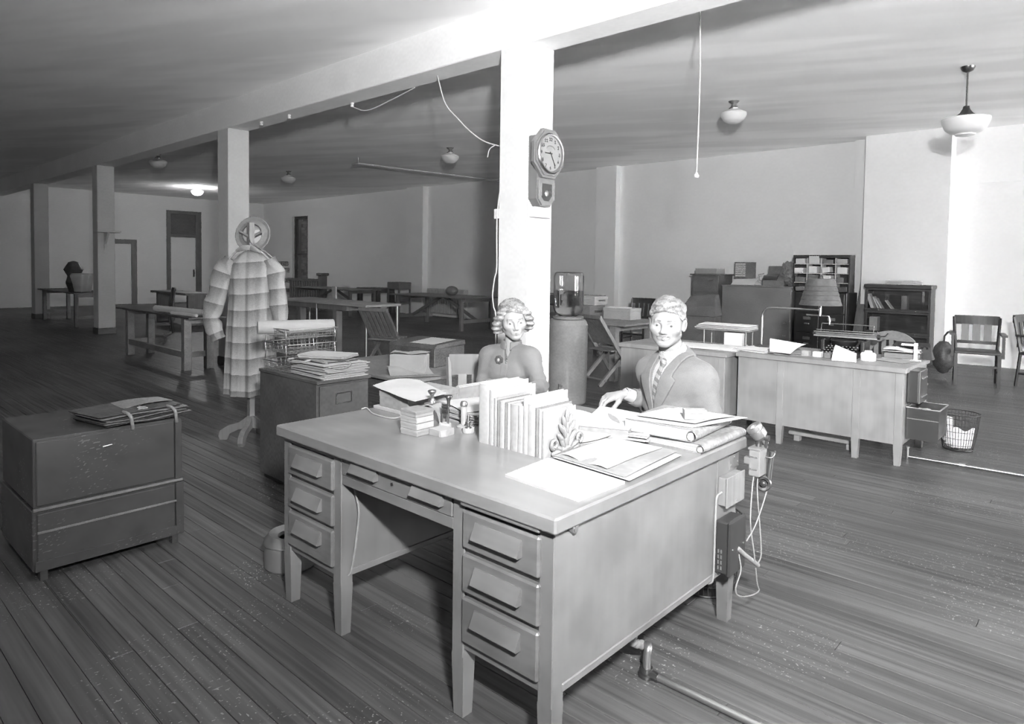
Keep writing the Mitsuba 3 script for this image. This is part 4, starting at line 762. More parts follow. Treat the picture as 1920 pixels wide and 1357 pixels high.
# ================================================================ people: signed-distance bodies, meshed by surface nets
mat('m_skin', mottled(0.185, 0.205, 12, 0.2, 90), 0.5, 0.3)
mat('m_skin_w', mottled(0.235, 0.255, 12, 0.2, 90), 0.5, 0.3)
mat('m_lip', 0.13, 0.45, 0.3); mat('m_lip_w', 0.15, 0.45, 0.3)
def hairtex(lo, hi, sc):
    def fn(p, n, uv): return G(lo + (hi - lo) * smoothstep(0.3, 0.75, 0.6 * noise(p.x * sc, p.y * sc, p.z * sc * 1.6) + 0.4 * noise(p.x * sc * 4, p.y * sc * 4, p.z * sc * 3)))
    return proc(fn)
mat('m_hair_m', hairtex(0.085, 0.175, 55), 0.5, 0.4); mat('m_hair_w', hairtex(0.10, 0.22, 45), 0.45, 0.4)
mat('m_brow', 0.115, 0.7, 0.2); mat('m_eye_white', 0.175, 0.3, 0.5); mat('m_iris', 0.06, 0.2, 0.5)
def weave(lo, hi):
    def fn(p, n, uv): return G(lo + (hi - lo) * (0.6 * fbm(p.x * 30, p.y * 30, p.z * 30, 2) + 0.4 * noise(p.x * 420, p.y * 420, p.z * 420)))
    return proc(fn)
mat('m_suit', proc(lambda p, n, uv: G(0.098 + 0.045 * (0.6 * fbm(p.x * 30, p.y * 30, p.z * 30, 2) + 0.4 * noise(p.x * 420, p.y * 420, p.z * 420)))), 0.9, 0.15)
mat('m_suit_dark', weave(0.05, 0.07), 0.9, 0.15)
mat('m_dress', weave(0.115, 0.15), 0.9, 0.15)
mat('m_shirt', weave(0.27, 0.31), 0.85, 0.2)
mat('m_tie', proc(lambda p, n, uv: G(0.10 + 0.09 * smoothstep(0.4, 0.6, dr.sin((p.x * 0.5 + p.z) * 170) * 0.5 + 0.5))), 0.6, 0.3)
mat('m_shoe', 0.03, 0.3, 0.5); mat('m_stocking', 0.2, 0.6, 0.3)

def nets(f, lo, hi, h):
    lo = np.asarray(lo, float); n = np.ceil((np.asarray(hi) - lo) / h).astype(int); B = 8; nb = -(-n // B); n = nb * B
    V = np.empty(tuple(n + 1), np.float32)
    g = [np.arange(k) for k in nb]; bi = np.stack(np.meshgrid(*g, indexing='ij'), -1).reshape(-1, 3)
    dc = f(lo + (bi + 0.5) * B * h); near = np.abs(dc) < B * h * 0.87 * 1.25 + 0.004
    for b, d in zip(bi[~near], dc[~near]):
        s = b * B; V[s[0]:s[0] + B + 1, s[1]:s[1] + B + 1, s[2]:s[2] + B + 1] = d
    loc = np.stack(np.meshgrid(*[np.arange(B + 1)] * 3, indexing='ij'), -1).reshape(-1, 3); nbk = bi[near]
    for i in range(0, len(nbk), 500):
        ch = nbk[i:i + 500]; P = (lo + ((ch[:, None] * B + loc[None]) * h)).reshape(-1, 3); d = f(P).reshape(len(ch), B + 1, B + 1, B + 1)
        for b, q in zip(ch, d):
            s = b * B; V[s[0]:s[0] + B + 1, s[1]:s[1] + B + 1, s[2]:s[2] + B + 1] = q
    S = V < 0; c = sum(S[a:n[0] + a, b:n[1] + b, e:n[2] + e].astype(np.int8) for a in (0, 1) for b in (0, 1) for e in (0, 1))
    act = np.argwhere((c > 0) & (c < 8)); idm = -np.ones(tuple(n), np.int32); idm[tuple(act.T)] = np.arange(len(act))
    co = np.array([(a, b, e) for a in (0, 1) for b in (0, 1) for e in (0, 1)]); cv = np.stack([V[tuple((act + o).T)] for o in co], 1); acc = np.zeros((len(act), 3)); cnt = np.zeros(len(act))
    for i in range(8):
        for j in range(i + 1, 8):
            if np.abs(co[i] - co[j]).sum() == 1:
                m = (cv[:, i] < 0) != (cv[:, j] < 0); t = cv[m, i] / (cv[m, i] - cv[m, j]); acc[m] += co[i] + t[:, None] * (co[j] - co[i]); cnt[m] += 1
    P = lo + (act + acc / cnt[:, None]) * h; F = []
    for ax in range(3):
        u, v = (ax + 1) % 3, (ax + 2) % 3; A = np.take(S, range(0, n[ax]), ax); Bq = np.take(S, range(1, n[ax] + 1), ax); e = np.argwhere(A != Bq)
        e = e[(e[:, u] > 0) & (e[:, v] > 0) & (e[:, u] < n[u]) & (e[:, v] < n[v])]
        if not len(e): continue
        sg = A[tuple(e.T)]; q = []
        for du, dv in ((-1, -1), (0, -1), (0, 0), (-1, 0)):
            k = e.copy(); k[:, u] += du; k[:, v] += dv; q.append(idm[tuple(k.T)])
        q = np.stack(q, 1); q[~sg] = q[~sg][:, ::-1]; F.append(q[:, [0, 1, 2]]); F.append(q[:, [0, 2, 3]])
    return trimesh.Trimesh(P, np.vstack(F), process=False)
def smin(a, b, k): h = np.clip(0.5 + 0.5 * (b - a) / k, 0, 1); return b + (a - b) * h - k * h * (1 - h)
def smax(a, b, k): return -smin(-a, -b, k)
def sph(p, c, r): return np.linalg.norm(p - np.asarray(c), axis=1) - r
def cone(p, a, b, ra, rb):
    a, b = np.asarray(a, float), np.asarray(b, float); d = b - a; t = np.clip((p - a) @ d / (d @ d), 0, 1); return np.linalg.norm(p - a - t[:, None] * d, axis=1) - (ra + (rb - ra) * t)
def ell(p, c, r): r = np.asarray(r, float); q = (p - np.asarray(c)) / r; k = np.linalg.norm(q, axis=1); k2 = np.linalg.norm(q / r, axis=1); return k * (k - 1) / np.maximum(k2, 1e-9)
class Frame:
    """Local axes: x to the person's right, y forward, z up."""
    def __init__(s, o, fwd, up=(0, 0, 1), sx=1.0, zn=1.0):
        s.sx, s.zn = sx, zn
        y = np.asarray(fwd, float); y /= np.linalg.norm(y); z = np.asarray(up, float) - y * (np.asarray(up, float) @ y); z /= np.linalg.norm(z); s.R = np.stack([np.cross(y, z), y, z], 1); s.o = np.asarray(o, float)
    def to(s, p):
        q = (p - s.o) @ s.R
        if s.sx != 1.0 or s.zn != 1.0: q[:, 0] /= s.sx; q[:, 2] = np.where(q[:, 2] < 0, q[:, 2] / s.zn, q[:, 2])
        return q
    def out(s, q): return s.o + s.R @ np.array([q[0] * s.sx, q[1], q[2] * (s.zn if q[2] < 0 else 1.0)])
def head_sdf(q, fem=False):
    ax = np.abs(q[:, 0]); m = np.stack([ax, q[:, 1], q[:, 2]], 1); w = 0.93 if fem else 1.0
    d = ell(q, (0, -.018, .030), (.076 * (0.97 if fem else 1), .096, .087))
    d = smin(d, ell(q, (0, .030, -.032), (.060 * w, .060, .080)), .03)
    d = smin(d, cone(m, (.044 * w, .000, -.060), (.010, .066, -.098 if not fem else -.094), .022 * w, .020 * w), .03)
    d = smin(d, sph(q, (0, .070, -.100 if not fem else -.096), .019), .022)
    d = smin(d, sph(m, (.040 * w, .056, -.022), .026), .025)
    d = smin(d, cone(m, (.036, .076, .019), (.006, .085, .014), .010 if not fem else .007, .010 if not fem else .008), .014)
    d = smax(d, -ell(m, (.032, .098, -.001), (.018, .018, .012)), .012)
    d = smin(d, sph(m, (.0315, .0735, -.001), .0142), .004)
    d = smax(d, -cone(m, (.023, .0895, -.001), (.040, .0855, -.001), .0036, .0030), .002)
    d = smin(d, cone(q, (0, .086, .006), (0, .109 if not fem else .106, -.034), .0085, .0120 if not fem else .0100), .010)
    d = smin(d, sph(m, (.0115, .098, -.039), .0085 if not fem else .0075), .006)
    d = smax(d, -sph(m, (.006, .104, -.047), .0032), .003)
    d = smin(d, ell(q, (0, .083, -.062), (.028, .014, .020)), .012)
    d = smin(d, cone(m, (0, .0965, -.0645), (.021, .086, -.067), .0052, .0030), .004); d = smin(d, cone(m, (0, .0955, -.0755), (.018, .086, -.073), .0062, .0035), .004)
    d = smax(d, -cone(m, (0, .1025, -.0700), (.021, .0905, -.0695), .0016, .0012), .002)
    e = ell(np.stack([m[:, 0] - .25 * (m[:, 1] + .01) * -1, m[:, 1] + .2 * m[:, 2], m[:, 2]], 1), (.077, -.010, -.006), (.008, .021, .033)); e = smax(e, -ell(m, (.088, -.006, -.004), (.009, .011, .018)), .006)
    return smin(d, e, .006)
def mask_mesh(f, t, mask, lo, hi, h, inner=.004):
    return nets(lambda p: np.maximum(np.maximum(f(p) - t, -(f(p) + inner)), mask(p)), lo, hi, h)
def hand_sdf(p, wrist, knuck, tips, thumb, rad=.0088):
    """wrist, four knuckles, per finger (middle joint, end joint, tip), thumb (base, joint, tip)."""
    d = None
    for k, (kn, ch) in enumerate(zip(knuck, tips)):
        c = cone(p, wrist + (kn - wrist) * .15, kn, .016, .0115); d = c if d is None else smin(d, c, .012)
    f = None
    for k, (kn, ch) in enumerate(zip(knuck, tips)):
        pts = [kn] + list(ch); rr = [rad * 1.12, rad * 1.02, rad * .92, rad * .80]; e = None
        for a, b, ra, rb in zip(pts, pts[1:], rr, rr[1:]): c = cone(p, a, b, ra, rb); e = c if e is None else smin(e, c, .003)
        f = e if f is None else np.minimum(f, e)
    d = smin(d, f, .005); t = [wrist + (thumb[0] - wrist) * .2] + list(thumb)
    for a, b, ra, rb in zip(t, t[1:], (.014, .0125, .0105), (.0125, .0105, .0085)): d = smin(d, cone(p, a, b, ra, rb), .006)
    return d
def folds(p, amp, s, seed): return amp * (meshkit.fbm(p * s + seed, 3, seed) - .5) * 2
BOX = lambda pts, m: (np.min(pts, 0) - m, np.max(pts, 0) + m)

# ---------------------------------------------------------------- the man
man = thing('person', 'man with wavy hair and moustache in a suit and tie, seated at the big desk', 'person')
TF = Frame((-1.578, 2.935, 0), (-.24, -.97, 0)); HF = Frame((-1.592, 2.872, 1.208), (.34, -.94, -.02), (.02, .05, 1), 1.05, .86)
a_ = lambda *v: np.array(v, float)
RS, RE, RW = a_(-1.732, 2.972, .955), a_(-1.71, 3.04, .755), a_(-1.795, 2.842, .848)
LS, LE, LW = a_(-1.420, 2.900, .960), a_(-1.362, 2.89, .725), a_(-1.50, 2.80, .645)
NB, NT = a_(-1.588, 2.955, 1.03), HF.out((0, -.030, -.075))
kd = a_(-.60, -.76, -.25); kd /= np.linalg.norm(kd); ks = a_(.75, -.62, -.22); ks /= np.linalg.norm(ks)
def man_hand(p, s=1):
    w = RW + a_(-.012, -.012, -.004); kn, ch = [], []
    for i, (o, L) in enumerate(((-.030, .060), (-.010, .070), (.011, .066), (.030, .054))):   # little finger is away from the camera; index nearest
        o = -o; k = w + kd * (.078 - .004 * abs(i - 1)) + ks * o * .95 + a_(0, 0, .006 - .05 * abs(o)); kn.append(k)
        a1 = kd * 1.0 + a_(0, 0, -.35); a1 /= np.linalg.norm(a1); a2 = kd * .55 + a_(0, 0, -.85); a2 /= np.linalg.norm(a2); a3 = kd * .25 + a_(0, 0, -.95); a3 /= np.linalg.norm(a3)
        m1 = k + a1 * L * .46; m2 = m1 + a2 * L * .32; ch.append((m1, m2, m2 + a3 * L * .26))
    th = [w + kd * .030 + ks * .036 + a_(0, 0, -.012), w + kd * .058 + ks * .050 + a_(0, 0, -.030), w + kd * .080 + ks * .048 + a_(0, 0, -.048)]
    return hand_sdf(p, w, kn, ch, th)
def lap_hand(p):
    w = LW; d = a_(-.85, -.35, -.1); d /= np.linalg.norm(d); s = a_(.38, -.92, 0); kn = [w + d * .08 + s * o for o in (-.03, -.01, .01, .03)]
    return hand_sdf(p, w, kn, [(k + d * .03, k + d * .05 + a_(0, 0, -.018), k + d * .055 + a_(0, 0, -.036)) for k in kn], [w + d * .03 + s * .035, w + d * .06 + s * .045, w + d * .085 + s * .04])
def torso(p, F, chest, waist, xs, zw, zc, yl=0.0):
    q = F.to(p); q = q.copy(); q[:, 1] -= yl * (q[:, 2] - zw); q[:, 0] /= xs; return cone(q, (0, 0, zw), (0, .005, zc), waist, chest) * .95
def man_skin(p):
    d = head_sdf(HF.to(p)); d = smin(d, cone(p, NT, NB, .054, .060), .025); d = smin(d, torso(p, TF, .10, .10, 1.3, .52, .92), .03)
    for s, e, w in ((RS, RE, RW), (LS, LE, LW)): d = smin(d, cone(p, s, e, .045, .036), .02); d = smin(d, cone(p, e, w, .036, .024), .012)
    d = smin(d, man_hand(p), .006); return smin(d, lap_hand(p), .006)
part(man, 'body', nets(man_skin, *BOX([NT, NB, RW, LW, RE, LE, HF.out((0, 0, .12)), RW + kd * .16, LW + a_(-.14, 0, 0)], .13), .0034), 'm_skin', True)
def jacket_core(p):
    d = torso(p, TF, .128, .130, 1.30, .56, .905); d = smin(d, cone(p, RS + a_(.05, .0, -.01), LS + a_(-.05, 0, -.01), .080, .080), .07)
    for s in (RS, LS): d = smin(d, cone(p, NB + a_(0, .015, .0) + (s - NB) * .22, s + a_(0, 0, .004), .056, .058), .05)
    return d
def jacket_full(p):
    d = jacket_core(p)
    for s, e, w in ((RS, RE, RW + (RE - RW) * .13), (LS, LE, LW)):
        d = smin(d, cone(p, s + a_(0, 0, -.005), e, .066, .056), .045)
        ax = (e - s) / np.linalg.norm(e - s); t = (p - e) @ ax; wr = .006 * np.sin(t * 95 + 12 * (p[:, 0] + p[:, 1])) * np.exp(-(t / .10) ** 2)
        d = smin(d, cone(p, e, w, .056, .040), .018) + wr * (np.abs(d) < .03)
    return d + folds(p, .004, 13.0, 3)
vee = lambda q: np.maximum(np.abs(q[:, 0] - .006) - np.clip((q[:, 2] - .79) * .22, -.1, .062), .02 - q[:, 1])
def jacket(p):
    d = jacket_full(p); q = TF.to(p); d = np.maximum(d, -np.maximum(vee(q), .74 - q[:, 2]))
    d = np.maximum(d, -cone(p, NB + a_(0, 0, -.03), NT, .066, .070)); d = np.maximum(d, -(np.linalg.norm(p - RW, axis=1) - .055))
    return d
JL, JH = BOX([RS, RE, RW, LS, LE, LW, NB], .14); JL[2] = .50
part(man, 'jacket', nets(jacket, JL, JH, .0055), 'm_suit', True)
shirt_f = lambda p: np.minimum(jacket_core(p) + .010, cone(p, NB + a_(0, 0, -.02), NB + (NT - NB) * .45, .072, .0635))
def shirt(p): q = TF.to(p); return np.maximum(np.maximum(shirt_f(p), np.maximum(np.abs(q[:, 0]) - .105, .66 - q[:, 2])), -cone(p, NB, NT, .057, .058))
SL, SH = TF.out((0, 0, .85)) - a_(.16, .22, .25), TF.out((0, 0, .85)) + a_(.16, .16, .24)
part(man, 'shirt', nets(shirt, SL, SH, .005), 'm_shirt', True)
def collar(p):
    ax_ = NT - NB; ax_ = ax_ / np.linalg.norm(ax_); c = NB + ax_ * .045; r_ = p - c; z = r_ @ ax_; rad = np.linalg.norm(r_ - z[:, None] * ax_, axis=1); q = TF.to(p)
    d = np.maximum(np.abs(rad - (.0655 - .15 * z)) - .0035, np.abs(z + .012 * (q[:, 1] > 0)) - .021); return np.maximum(d, -np.maximum(np.abs(q[:, 0] - .002) - np.clip(.020 - .6 * z, 0, .03), -q[:, 1]))
part(man, 'shirt_collar', nets(collar, NB - a_(.1, .1, .04), NB + a_(.1, .1, .12), .0035), 'm_shirt', True)
def tie(p):
    q = TF.to(p); zt = 1.005; w = np.where(q[:, 2] > zt, .014, np.clip(.011 + (zt - q[:, 2]) * .10, .011, .040)); d = np.maximum(np.abs(shirt_f(p) - .003) - .0045, np.abs(q[:, 0] - .004 + .04 * (zt - q[:, 2])) - w)
    d = np.maximum(d, np.maximum(-q[:, 1], np.maximum(q[:, 2] - 1.02, .78 - q[:, 2]))); return smin(d, cone(q, (.002, .078, 1.030), (.004, .083, 1.002), .014, .009), .004)
part(man, 'necktie', nets(tie, SL, SH, .0035), 'm_tie', True)
def lapel(side):
    def f(p):
        q = TF.to(p); x = (q[:, 0] - .006) * side; z = q[:, 2]; inn = np.clip((z - .79) * .22, 0, .062); wid = np.interp(z, [.765, .80, .93, .955, .970, 1.06], [.004, .030, .072, .078, .052, .044])
        d = np.maximum(np.abs(jacket_full(p) - .0045) - .0048, np.maximum(inn - .004 - x, x - inn - wid)); return np.maximum(d, np.maximum(-q[:, 1] - .02, np.maximum(.765 - z, z - 1.075)))
    return f
for s in (1, -1): part(man, 'lapel', nets(lapel(s), SL - a_(.05, 0, 0), SH + a_(.05, 0, .03), .0035), 'm_suit', True)
def jcollar(p):
    ax_ = NT - NB; ax_ = ax_ / np.linalg.norm(ax_); c = NB + ax_ * .018 + a_(0, .008, 0); r_ = p - c; z = r_ @ ax_; rad = np.linalg.norm(r_ - z[:, None] * ax_, axis=1); q = TF.to(p)
    return np.maximum(np.maximum(np.abs(rad - (.0775 - .45 * z)) - .006, np.abs(z) - .030), q[:, 1] - .045)
part(man, 'jacket_collar', nets(jcollar, NB - a_(.12, .12, .06), NB + a_(.12, .12, .10), .004), 'm_suit', True)
part(man, 'lapel_pin', ellipsoid(TF.out((-.078, .128, .925)), (.004, .004, .004), 2), 'm_steel', True)
part(man, 'cuff', nets(lambda p: np.maximum(cone(p, RW + (RE - RW) * .02, RW + (RE - RW) * .30, .031, .034), -cone(p, RW - (RE - RW) * .1, RW + (RE - RW) * .05, .026, .026)), RW - .09, RW + .09, .004), 'm_shirt', True)
def hair_m(p):
    q = HF.to(p); c = ell(q, (0, -.020, .034), (.082, .103, .096)); th = np.arctan2(q[:, 0], q[:, 1] + .02)
    wv = .0065 * np.sin(55 * q[:, 2] + 26 * q[:, 0] + 3 * np.sin(30 * q[:, 1])) + .007 * (meshkit.fbm(p * 42 + 3, 2, 4) - .5) * 2 + .012 * np.exp(-((q[:, 0] - .01) ** 2 + (q[:, 1] - .055) ** 2 + (q[:, 2] - .105) ** 2) / .0016) + .010 * np.exp(-((q[:, 0] + .03) ** 2 + (q[:, 1] - .03) ** 2 + (q[:, 2] - .105) ** 2) / .0014)
    line = np.where(q[:, 1] > 0, .062 - .25 * np.abs(q[:, 0]) * (q[:, 1] > .03), .062 + .95 * q[:, 1]); line = np.maximum(line - 1.2 * np.clip(np.abs(q[:, 0]) - .050, 0, .05) * (q[:, 1] > -.03) * (q[:, 1] < .05), -.052)
    return np.maximum(smax(c - wv, -(q[:, 2] - line), .012), -ell(np.stack([np.abs(q[:, 0]), q[:, 1], q[:, 2]], 1), (.078, -.010, -.006), (.012, .024, .036)))
hb = lambda F, m=.16: (F.o - m, F.o + m)
part(man, 'hair', nets(hair_m, *hb(HF), .0034), 'm_hair_m', True)
skin_h = lambda F, fem: (lambda p: head_sdf(F.to(p), fem))
def face_bits(key, F, fem, lip, brow, stache):
    sk = skin_h(F, fem); q_ = lambda p: F.to(p); mm = lambda p: (lambda q: np.stack([np.abs(q[:, 0]), q[:, 1], q[:, 2]], 1))(q_(p)); c_ = F.out((0, .075, -.015)); lo, hi = c_ - .085, c_ + .085
    for s in (-1, 1):
        sel = lambda p, s=s: -q_(p)[:, 0] * s
        part(key, 'eyebrow', mask_mesh(sk, .0022, lambda p: np.maximum(cone(mm(p), (.016, .092, .0205), (.046, .078, .0225), .0042 if not fem else .0026, .0022), sel(p)), lo, hi, .0026), brow, True)
        ek = part(key, 'eyeball', ellipsoid(F.out((s * .0315, .0735, -.001)), (.0126,) * 3, 3), 'm_eye_white', True)
        part(ek, 'iris', lathe([(0, .0024), (.0036, .0012), (.0056, 0), (0, -.001)], 16, F.out((s * .0312, .0852, -.001)), F.R @ a_(0, 1, 0)), 'm_iris', 35)
    part(key, 'lips', mask_mesh(sk, .0010, lambda p: np.minimum(cone(mm(p), (0, .097, -.0650), (.020, .088, -.0690), .0052, .0022), cone(mm(p), (0, .097, -.0752), (.017, .088, -.0725), .0056, .0024)), lo, hi, .0022), lip, True)
    if stache: part(key, 'moustache', nets(lambda p: np.maximum(np.maximum(sk(p) - .0045 - .0015 * np.sin(q_(p)[:, 0] * 900), -(sk(p) + .004)), cone(mm(p), (.003, .098, -.0545), (.027, .086, -.0620), .0060, .0042)), lo, hi, .0024), 'm_hair_m', True)
face_bits(man, HF, False, 'm_lip', 'm_brow', True)
HIP, KN = (a_(-1.50, 3.02, .53), a_(-1.68, 3.02, .53)), (a_(-1.66, 2.60, .56), a_(-1.80, 2.60, .56))
def trousers(p):
    d = ell(p, (-1.59, 3.0, .56), (.19, .15, .12))
    for h_, k_ in zip(HIP, KN): f_ = k_ + a_(0, .02, -.49); d = smin(d, cone(p, h_, k_, .092, .068), .03); d = smin(d, cone(p, k_, f_, .066, .052), .02)
    return np.maximum(d + folds(p, .004, 9, 8), .062 - p[:, 2])
part(man, 'trousers', nets(trousers, a_(-1.95, 2.45, .0), a_(-1.34, 3.2, .72), .009), 'm_suit', True)
for k_ in KN: part(man, 'shoe', nets(lambda p: np.maximum(np.minimum(ell(p, (k_[0], k_[1] - .06, .02), (.048, .13, .05)), cone(p, (k_[0], k_[1] + .02, .03), (k_[0], k_[1] + .02, .08), .05, .045)), .002 - p[:, 2]), k_ - a_(.1, .25, .57), k_ + a_(.1, .15, -.42), .006), 'm_shoe', True)

# ---------------------------------------------------------------- the woman
wom = thing('person', 'woman with wavy bobbed hair in a dark buttoned dress, seated before the clock column', 'person')
TW = Frame((-2.66, 2.965, 0), (.30, -.95, 0)); HW = Frame((-2.630, 2.925, 1.155), (.78, -.61, -.12), (-.03, -.10, 1), 1.03, .88)
WRS, WRE, WRW = a_(-2.800, 2.90, .925), a_(-2.770, 2.82, .735), a_(-2.56, 2.66, .815)
WLS, WLE, WLW = a_(-2.515, 2.955, .940), a_(-2.405, 2.91, .79), a_(-2.315, 2.725, .815)
WNB, WNT = a_(-2.662, 2.957, .990), HW.out((0, -.028, -.072))
def w_hand(p, w, d, s, up=.0):
    d, s = np.asarray(d, float), np.asarray(s, float); kn = [w + d * .070 + s * o + a_(0, 0, -.006 - .05 * abs(o)) for o in (-.026, -.009, .009, .025)]
    return hand_sdf(p, w, kn, [(k + d * L * .45 + a_(0, 0, -.004), k + d * L * .75 + a_(0, 0, -.010), k + d * L + a_(0, 0, -.018)) for k, L in zip(kn, (.052, .064, .068, .060))], [w + d * .02 + s * .026 + a_(0, 0, -.008), w + d * .05 + s * .042 + a_(0, 0, -.012), w + d * .078 + s * .040 + a_(0, 0, -.016)], .0074)
hd1 = a_(.25, -.95, -.10); hd1 /= np.linalg.norm(hd1); hd2 = a_(-.10, -.98, -.10); hd2 /= np.linalg.norm(hd2)
def wom_skin(p):
    d = head_sdf(HW.to(p), True); d = smin(d, cone(p, WNT, WNB, .043, .048), .025); d = smin(d, torso(p, TW, .085, .08, 1.3, .50, .88), .03)
    for s, e, w in ((WRS, WRE, WRW), (WLS, WLE, WLW)): d = smin(d, cone(p, s, e, .036, .030), .02); d = smin(d, cone(p, e, w, .030, .020), .012)
    d = smin(d, w_hand(p, WRW, hd1, a_(.95, .25, 0)), .006); return smin(d, w_hand(p, WLW, hd2, a_(-.98, .10, 0)), .006)
part(wom, 'body', nets(wom_skin, *BOX([WNT, WNB, WRW, WLW, WRE, WLE, HW.out((0, 0, .12)), WLW + hd2 * .14, WRW + hd1 * .14], .13), .0034), 'm_skin_w', True)
def dress_core(p):
    q = TW.to(p); d = torso(p, TW, .108, .098, 1.22, .55, .86); d = smin(d, cone(p, WRS + (WLS - WRS) * .12, WRS + (WLS - WRS) * .88, .056, .056), .06)
    for s in (-1, 1): d = smin(d, sph(q, (s * .058, .070, .835), .060), .08)
    for s in (WRS, WLS): d = smin(d, cone(p, WNB + (s - WNB) * .25 + a_(0, 0, -.008), s + a_(0, 0, .004), .044, .046), .05)
    return d
def dress(p):
    d = dress_core(p)
    for s, e, w in ((WRS, WRE, WRW), (WLS, WLE, WLW)):
        d = smin(d, cone(p, s, e, .053, .047), .040); ax = (e - s) / np.linalg.norm(e - s); t = (p - e) @ ax; wr = .004 * np.sin(t * 110 + 14 * p[:, 0]) * np.exp(-(t / .08) ** 2); d = smin(d, cone(p, e, w + (e - w) * .06, .047, .034), .016) + wr * (np.abs(d) < .03)
    d = d + folds(p, .0035, 15.0, 6); q = TW.to(p); d = np.maximum(d, -cone(p, WNB + a_(0, 0, -.035) + TW.R @ a_(0, .01, 0), WNT, .046, .052))
    d = np.maximum(d, -np.maximum(np.abs(q[:, 0]) - np.clip((q[:, 2] - .915) * .35, -.1, .04), .0 - q[:, 1])); return d
DL, DH = BOX([WRS, WRE, WRW, WLS, WLE, WLW, WNB], .12); DL[2] = .48
part(wom, 'dress', nets(dress, DL, DH, .005), 'm_dress', True)
def wcollar(p):
    ax_ = WNT - WNB; ax_ = ax_ / np.linalg.norm(ax_); c = WNB + ax_ * .020; r_ = p - c; z = r_ @ ax_; rad = np.linalg.norm(r_ - z[:, None] * ax_, axis=1); q = TW.to(p)
    d = np.maximum(np.abs(rad - (.0555 - .25 * z + .012 * np.clip(q[:, 1] * 20, 0, 1))) - .0045, np.abs(z) - .024); return np.maximum(d, -np.maximum(np.abs(q[:, 0]) - .012, -q[:, 1]))
part(wom, 'dress_collar', nets(wcollar, WNB - a_(.1, .1, .05), WNB + a_(.1, .1, .09), .0035), 'm_dress', True)
def onfront(x, z, off): # a point on the dress front
    y = .20
    for _ in range(60):
        d = dress(TW.out((x, y, z))[None])[0]
        if d < .0005: break
        y -= max(d * .8, .0006)
    return TW.out((x, y + off, z))
bro = onfront(.036, .925, .006); fd = TW.R @ a_(0, 1, .1)
part(wom, 'rosette', cat([ellipsoid(bro + TW.R @ a_(.016 * math.cos(t), 0, .016 * math.sin(t)), (.012, .009, .012), 2) for t in np.linspace(0, 6.28, 8)[:-1]]), 'm_suit_dark', True)
part(wom, 'rosette_center', ellipsoid(bro + fd * .008, (.009, .007, .010), 2), 'm_shirt', True)
part(wom, 'brooch', cat([ellipsoid(onfront(-.010, z, .002), (.006, .005, .006), 2) for z in (.935, .924, .913)]), 'm_steel', True)
for z in (.89, .85, .81, .77): part(wom, 'button', ellipsoid(onfront(.012, z, .001), (.007, .004, .007), 2), 'm_suit_dark', True)
part(wom, 'placket', nets(lambda p: np.maximum(np.abs(dress(p) - .002) - .0035, np.maximum(np.abs(TW.to(p)[:, 0] + .004) - .020, np.maximum(-TW.to(p)[:, 1], np.maximum(TW.to(p)[:, 2] - .905, .70 - TW.to(p)[:, 2])))), TW.out((0, .1, .8)) - .16, TW.out((0, .1, .8)) + .16, .004), 'm_dress', True)
def hair_w(p):
    q = HW.to(p); m = np.stack([np.abs(q[:, 0]), q[:, 1], q[:, 2]], 1); c = ell(q, (0, -.022, .030), (.087, .105, .097))
    ph = 95 * q[:, 2] - 60 * q[:, 1] + 45 * np.abs(q[:, 0] - .012); c = c - .0042 * np.sin(ph) * np.clip(1.25 - np.abs(q[:, 2] - .02) * 9, .15, 1) - .004 * (meshkit.fbm(p * 40, 2, 9) - .5) * 2
    line = np.where(q[:, 1] > .0, .064 - .35 * np.abs(q[:, 0] - .012) - 2.2 * np.clip(np.abs(q[:, 0]) - .050, 0, .1), .02); line = np.where(q[:, 1] > .0, line, np.interp(q[:, 1], [-.06, -.02, 0], [-.085, -.06, -.03])); c = smax(c, -(q[:, 2] - line), .012)
    k = None
    for x, y, z, r_ in ((.072, .030, .048, .024), (.078, .022, .034, .024), (.088, .010, .010, .027), (.094, .002, -.018, .027), (.098, -.008, -.044, .025), (.092, -.022, -.064, .024), (.078, -.045, -.070, .028), (.055, -.075, -.060, .030), (.078, -.045, -.03, .032), (.02, -.095, -.06, .03)):
        e = sph(m, (x, y, z), r_) - .005 * np.sin(p[:, 2] * 190 + x * 60 + 40 * (q[:, 1])) ; k = e if k is None else smin(k, e, .010)
    return smin(c, k, .014)
part(wom, 'hair', nets(hair_w, *hb(HW), .0034), 'm_hair_w', True)
face_bits(wom, HW, True, 'm_lip_w', 'm_brow', False)
def skirt(p):
    d = ell(p, (-2.80, 3.05, .56), (.17, .15, .11))
    for o in (-.05, .06): h_, k_ = a_(-2.80 + o * .7, 3.05 + o * .6, .54), a_(-2.56 + o * .7, 2.84 + o * .6, .54); d = smin(d, cone(p, h_, k_, .080, .066), .05); d = smin(d, cone(p, k_, k_ + a_(.02, -.01, -.22), .066, .06), .05)
    return np.maximum(d + folds(p, .005, 8, 2), .30 - p[:, 2])
part(wom, 'skirt', nets(skirt, a_(-3.05, 2.68, .25), a_(-2.40, 3.30, .72), .009), 'm_dress', True)
for o in (-.05, .06): b = a_(-2.55 + o * .7, 2.84 + o * .6, 0); part(wom, 'stocking', cat(tube([b + a_(0, 0, .45), b + a_(.01, .0, .28), b + a_(.02, .01, .06)], [.05, .048, .034], 14)), 'm_stocking', True); part(wom, 'shoe', cat(ellipsoid(b + a_(.04, -.04, .03), (.045, .10, .03), 2)), 'm_shoe', True)
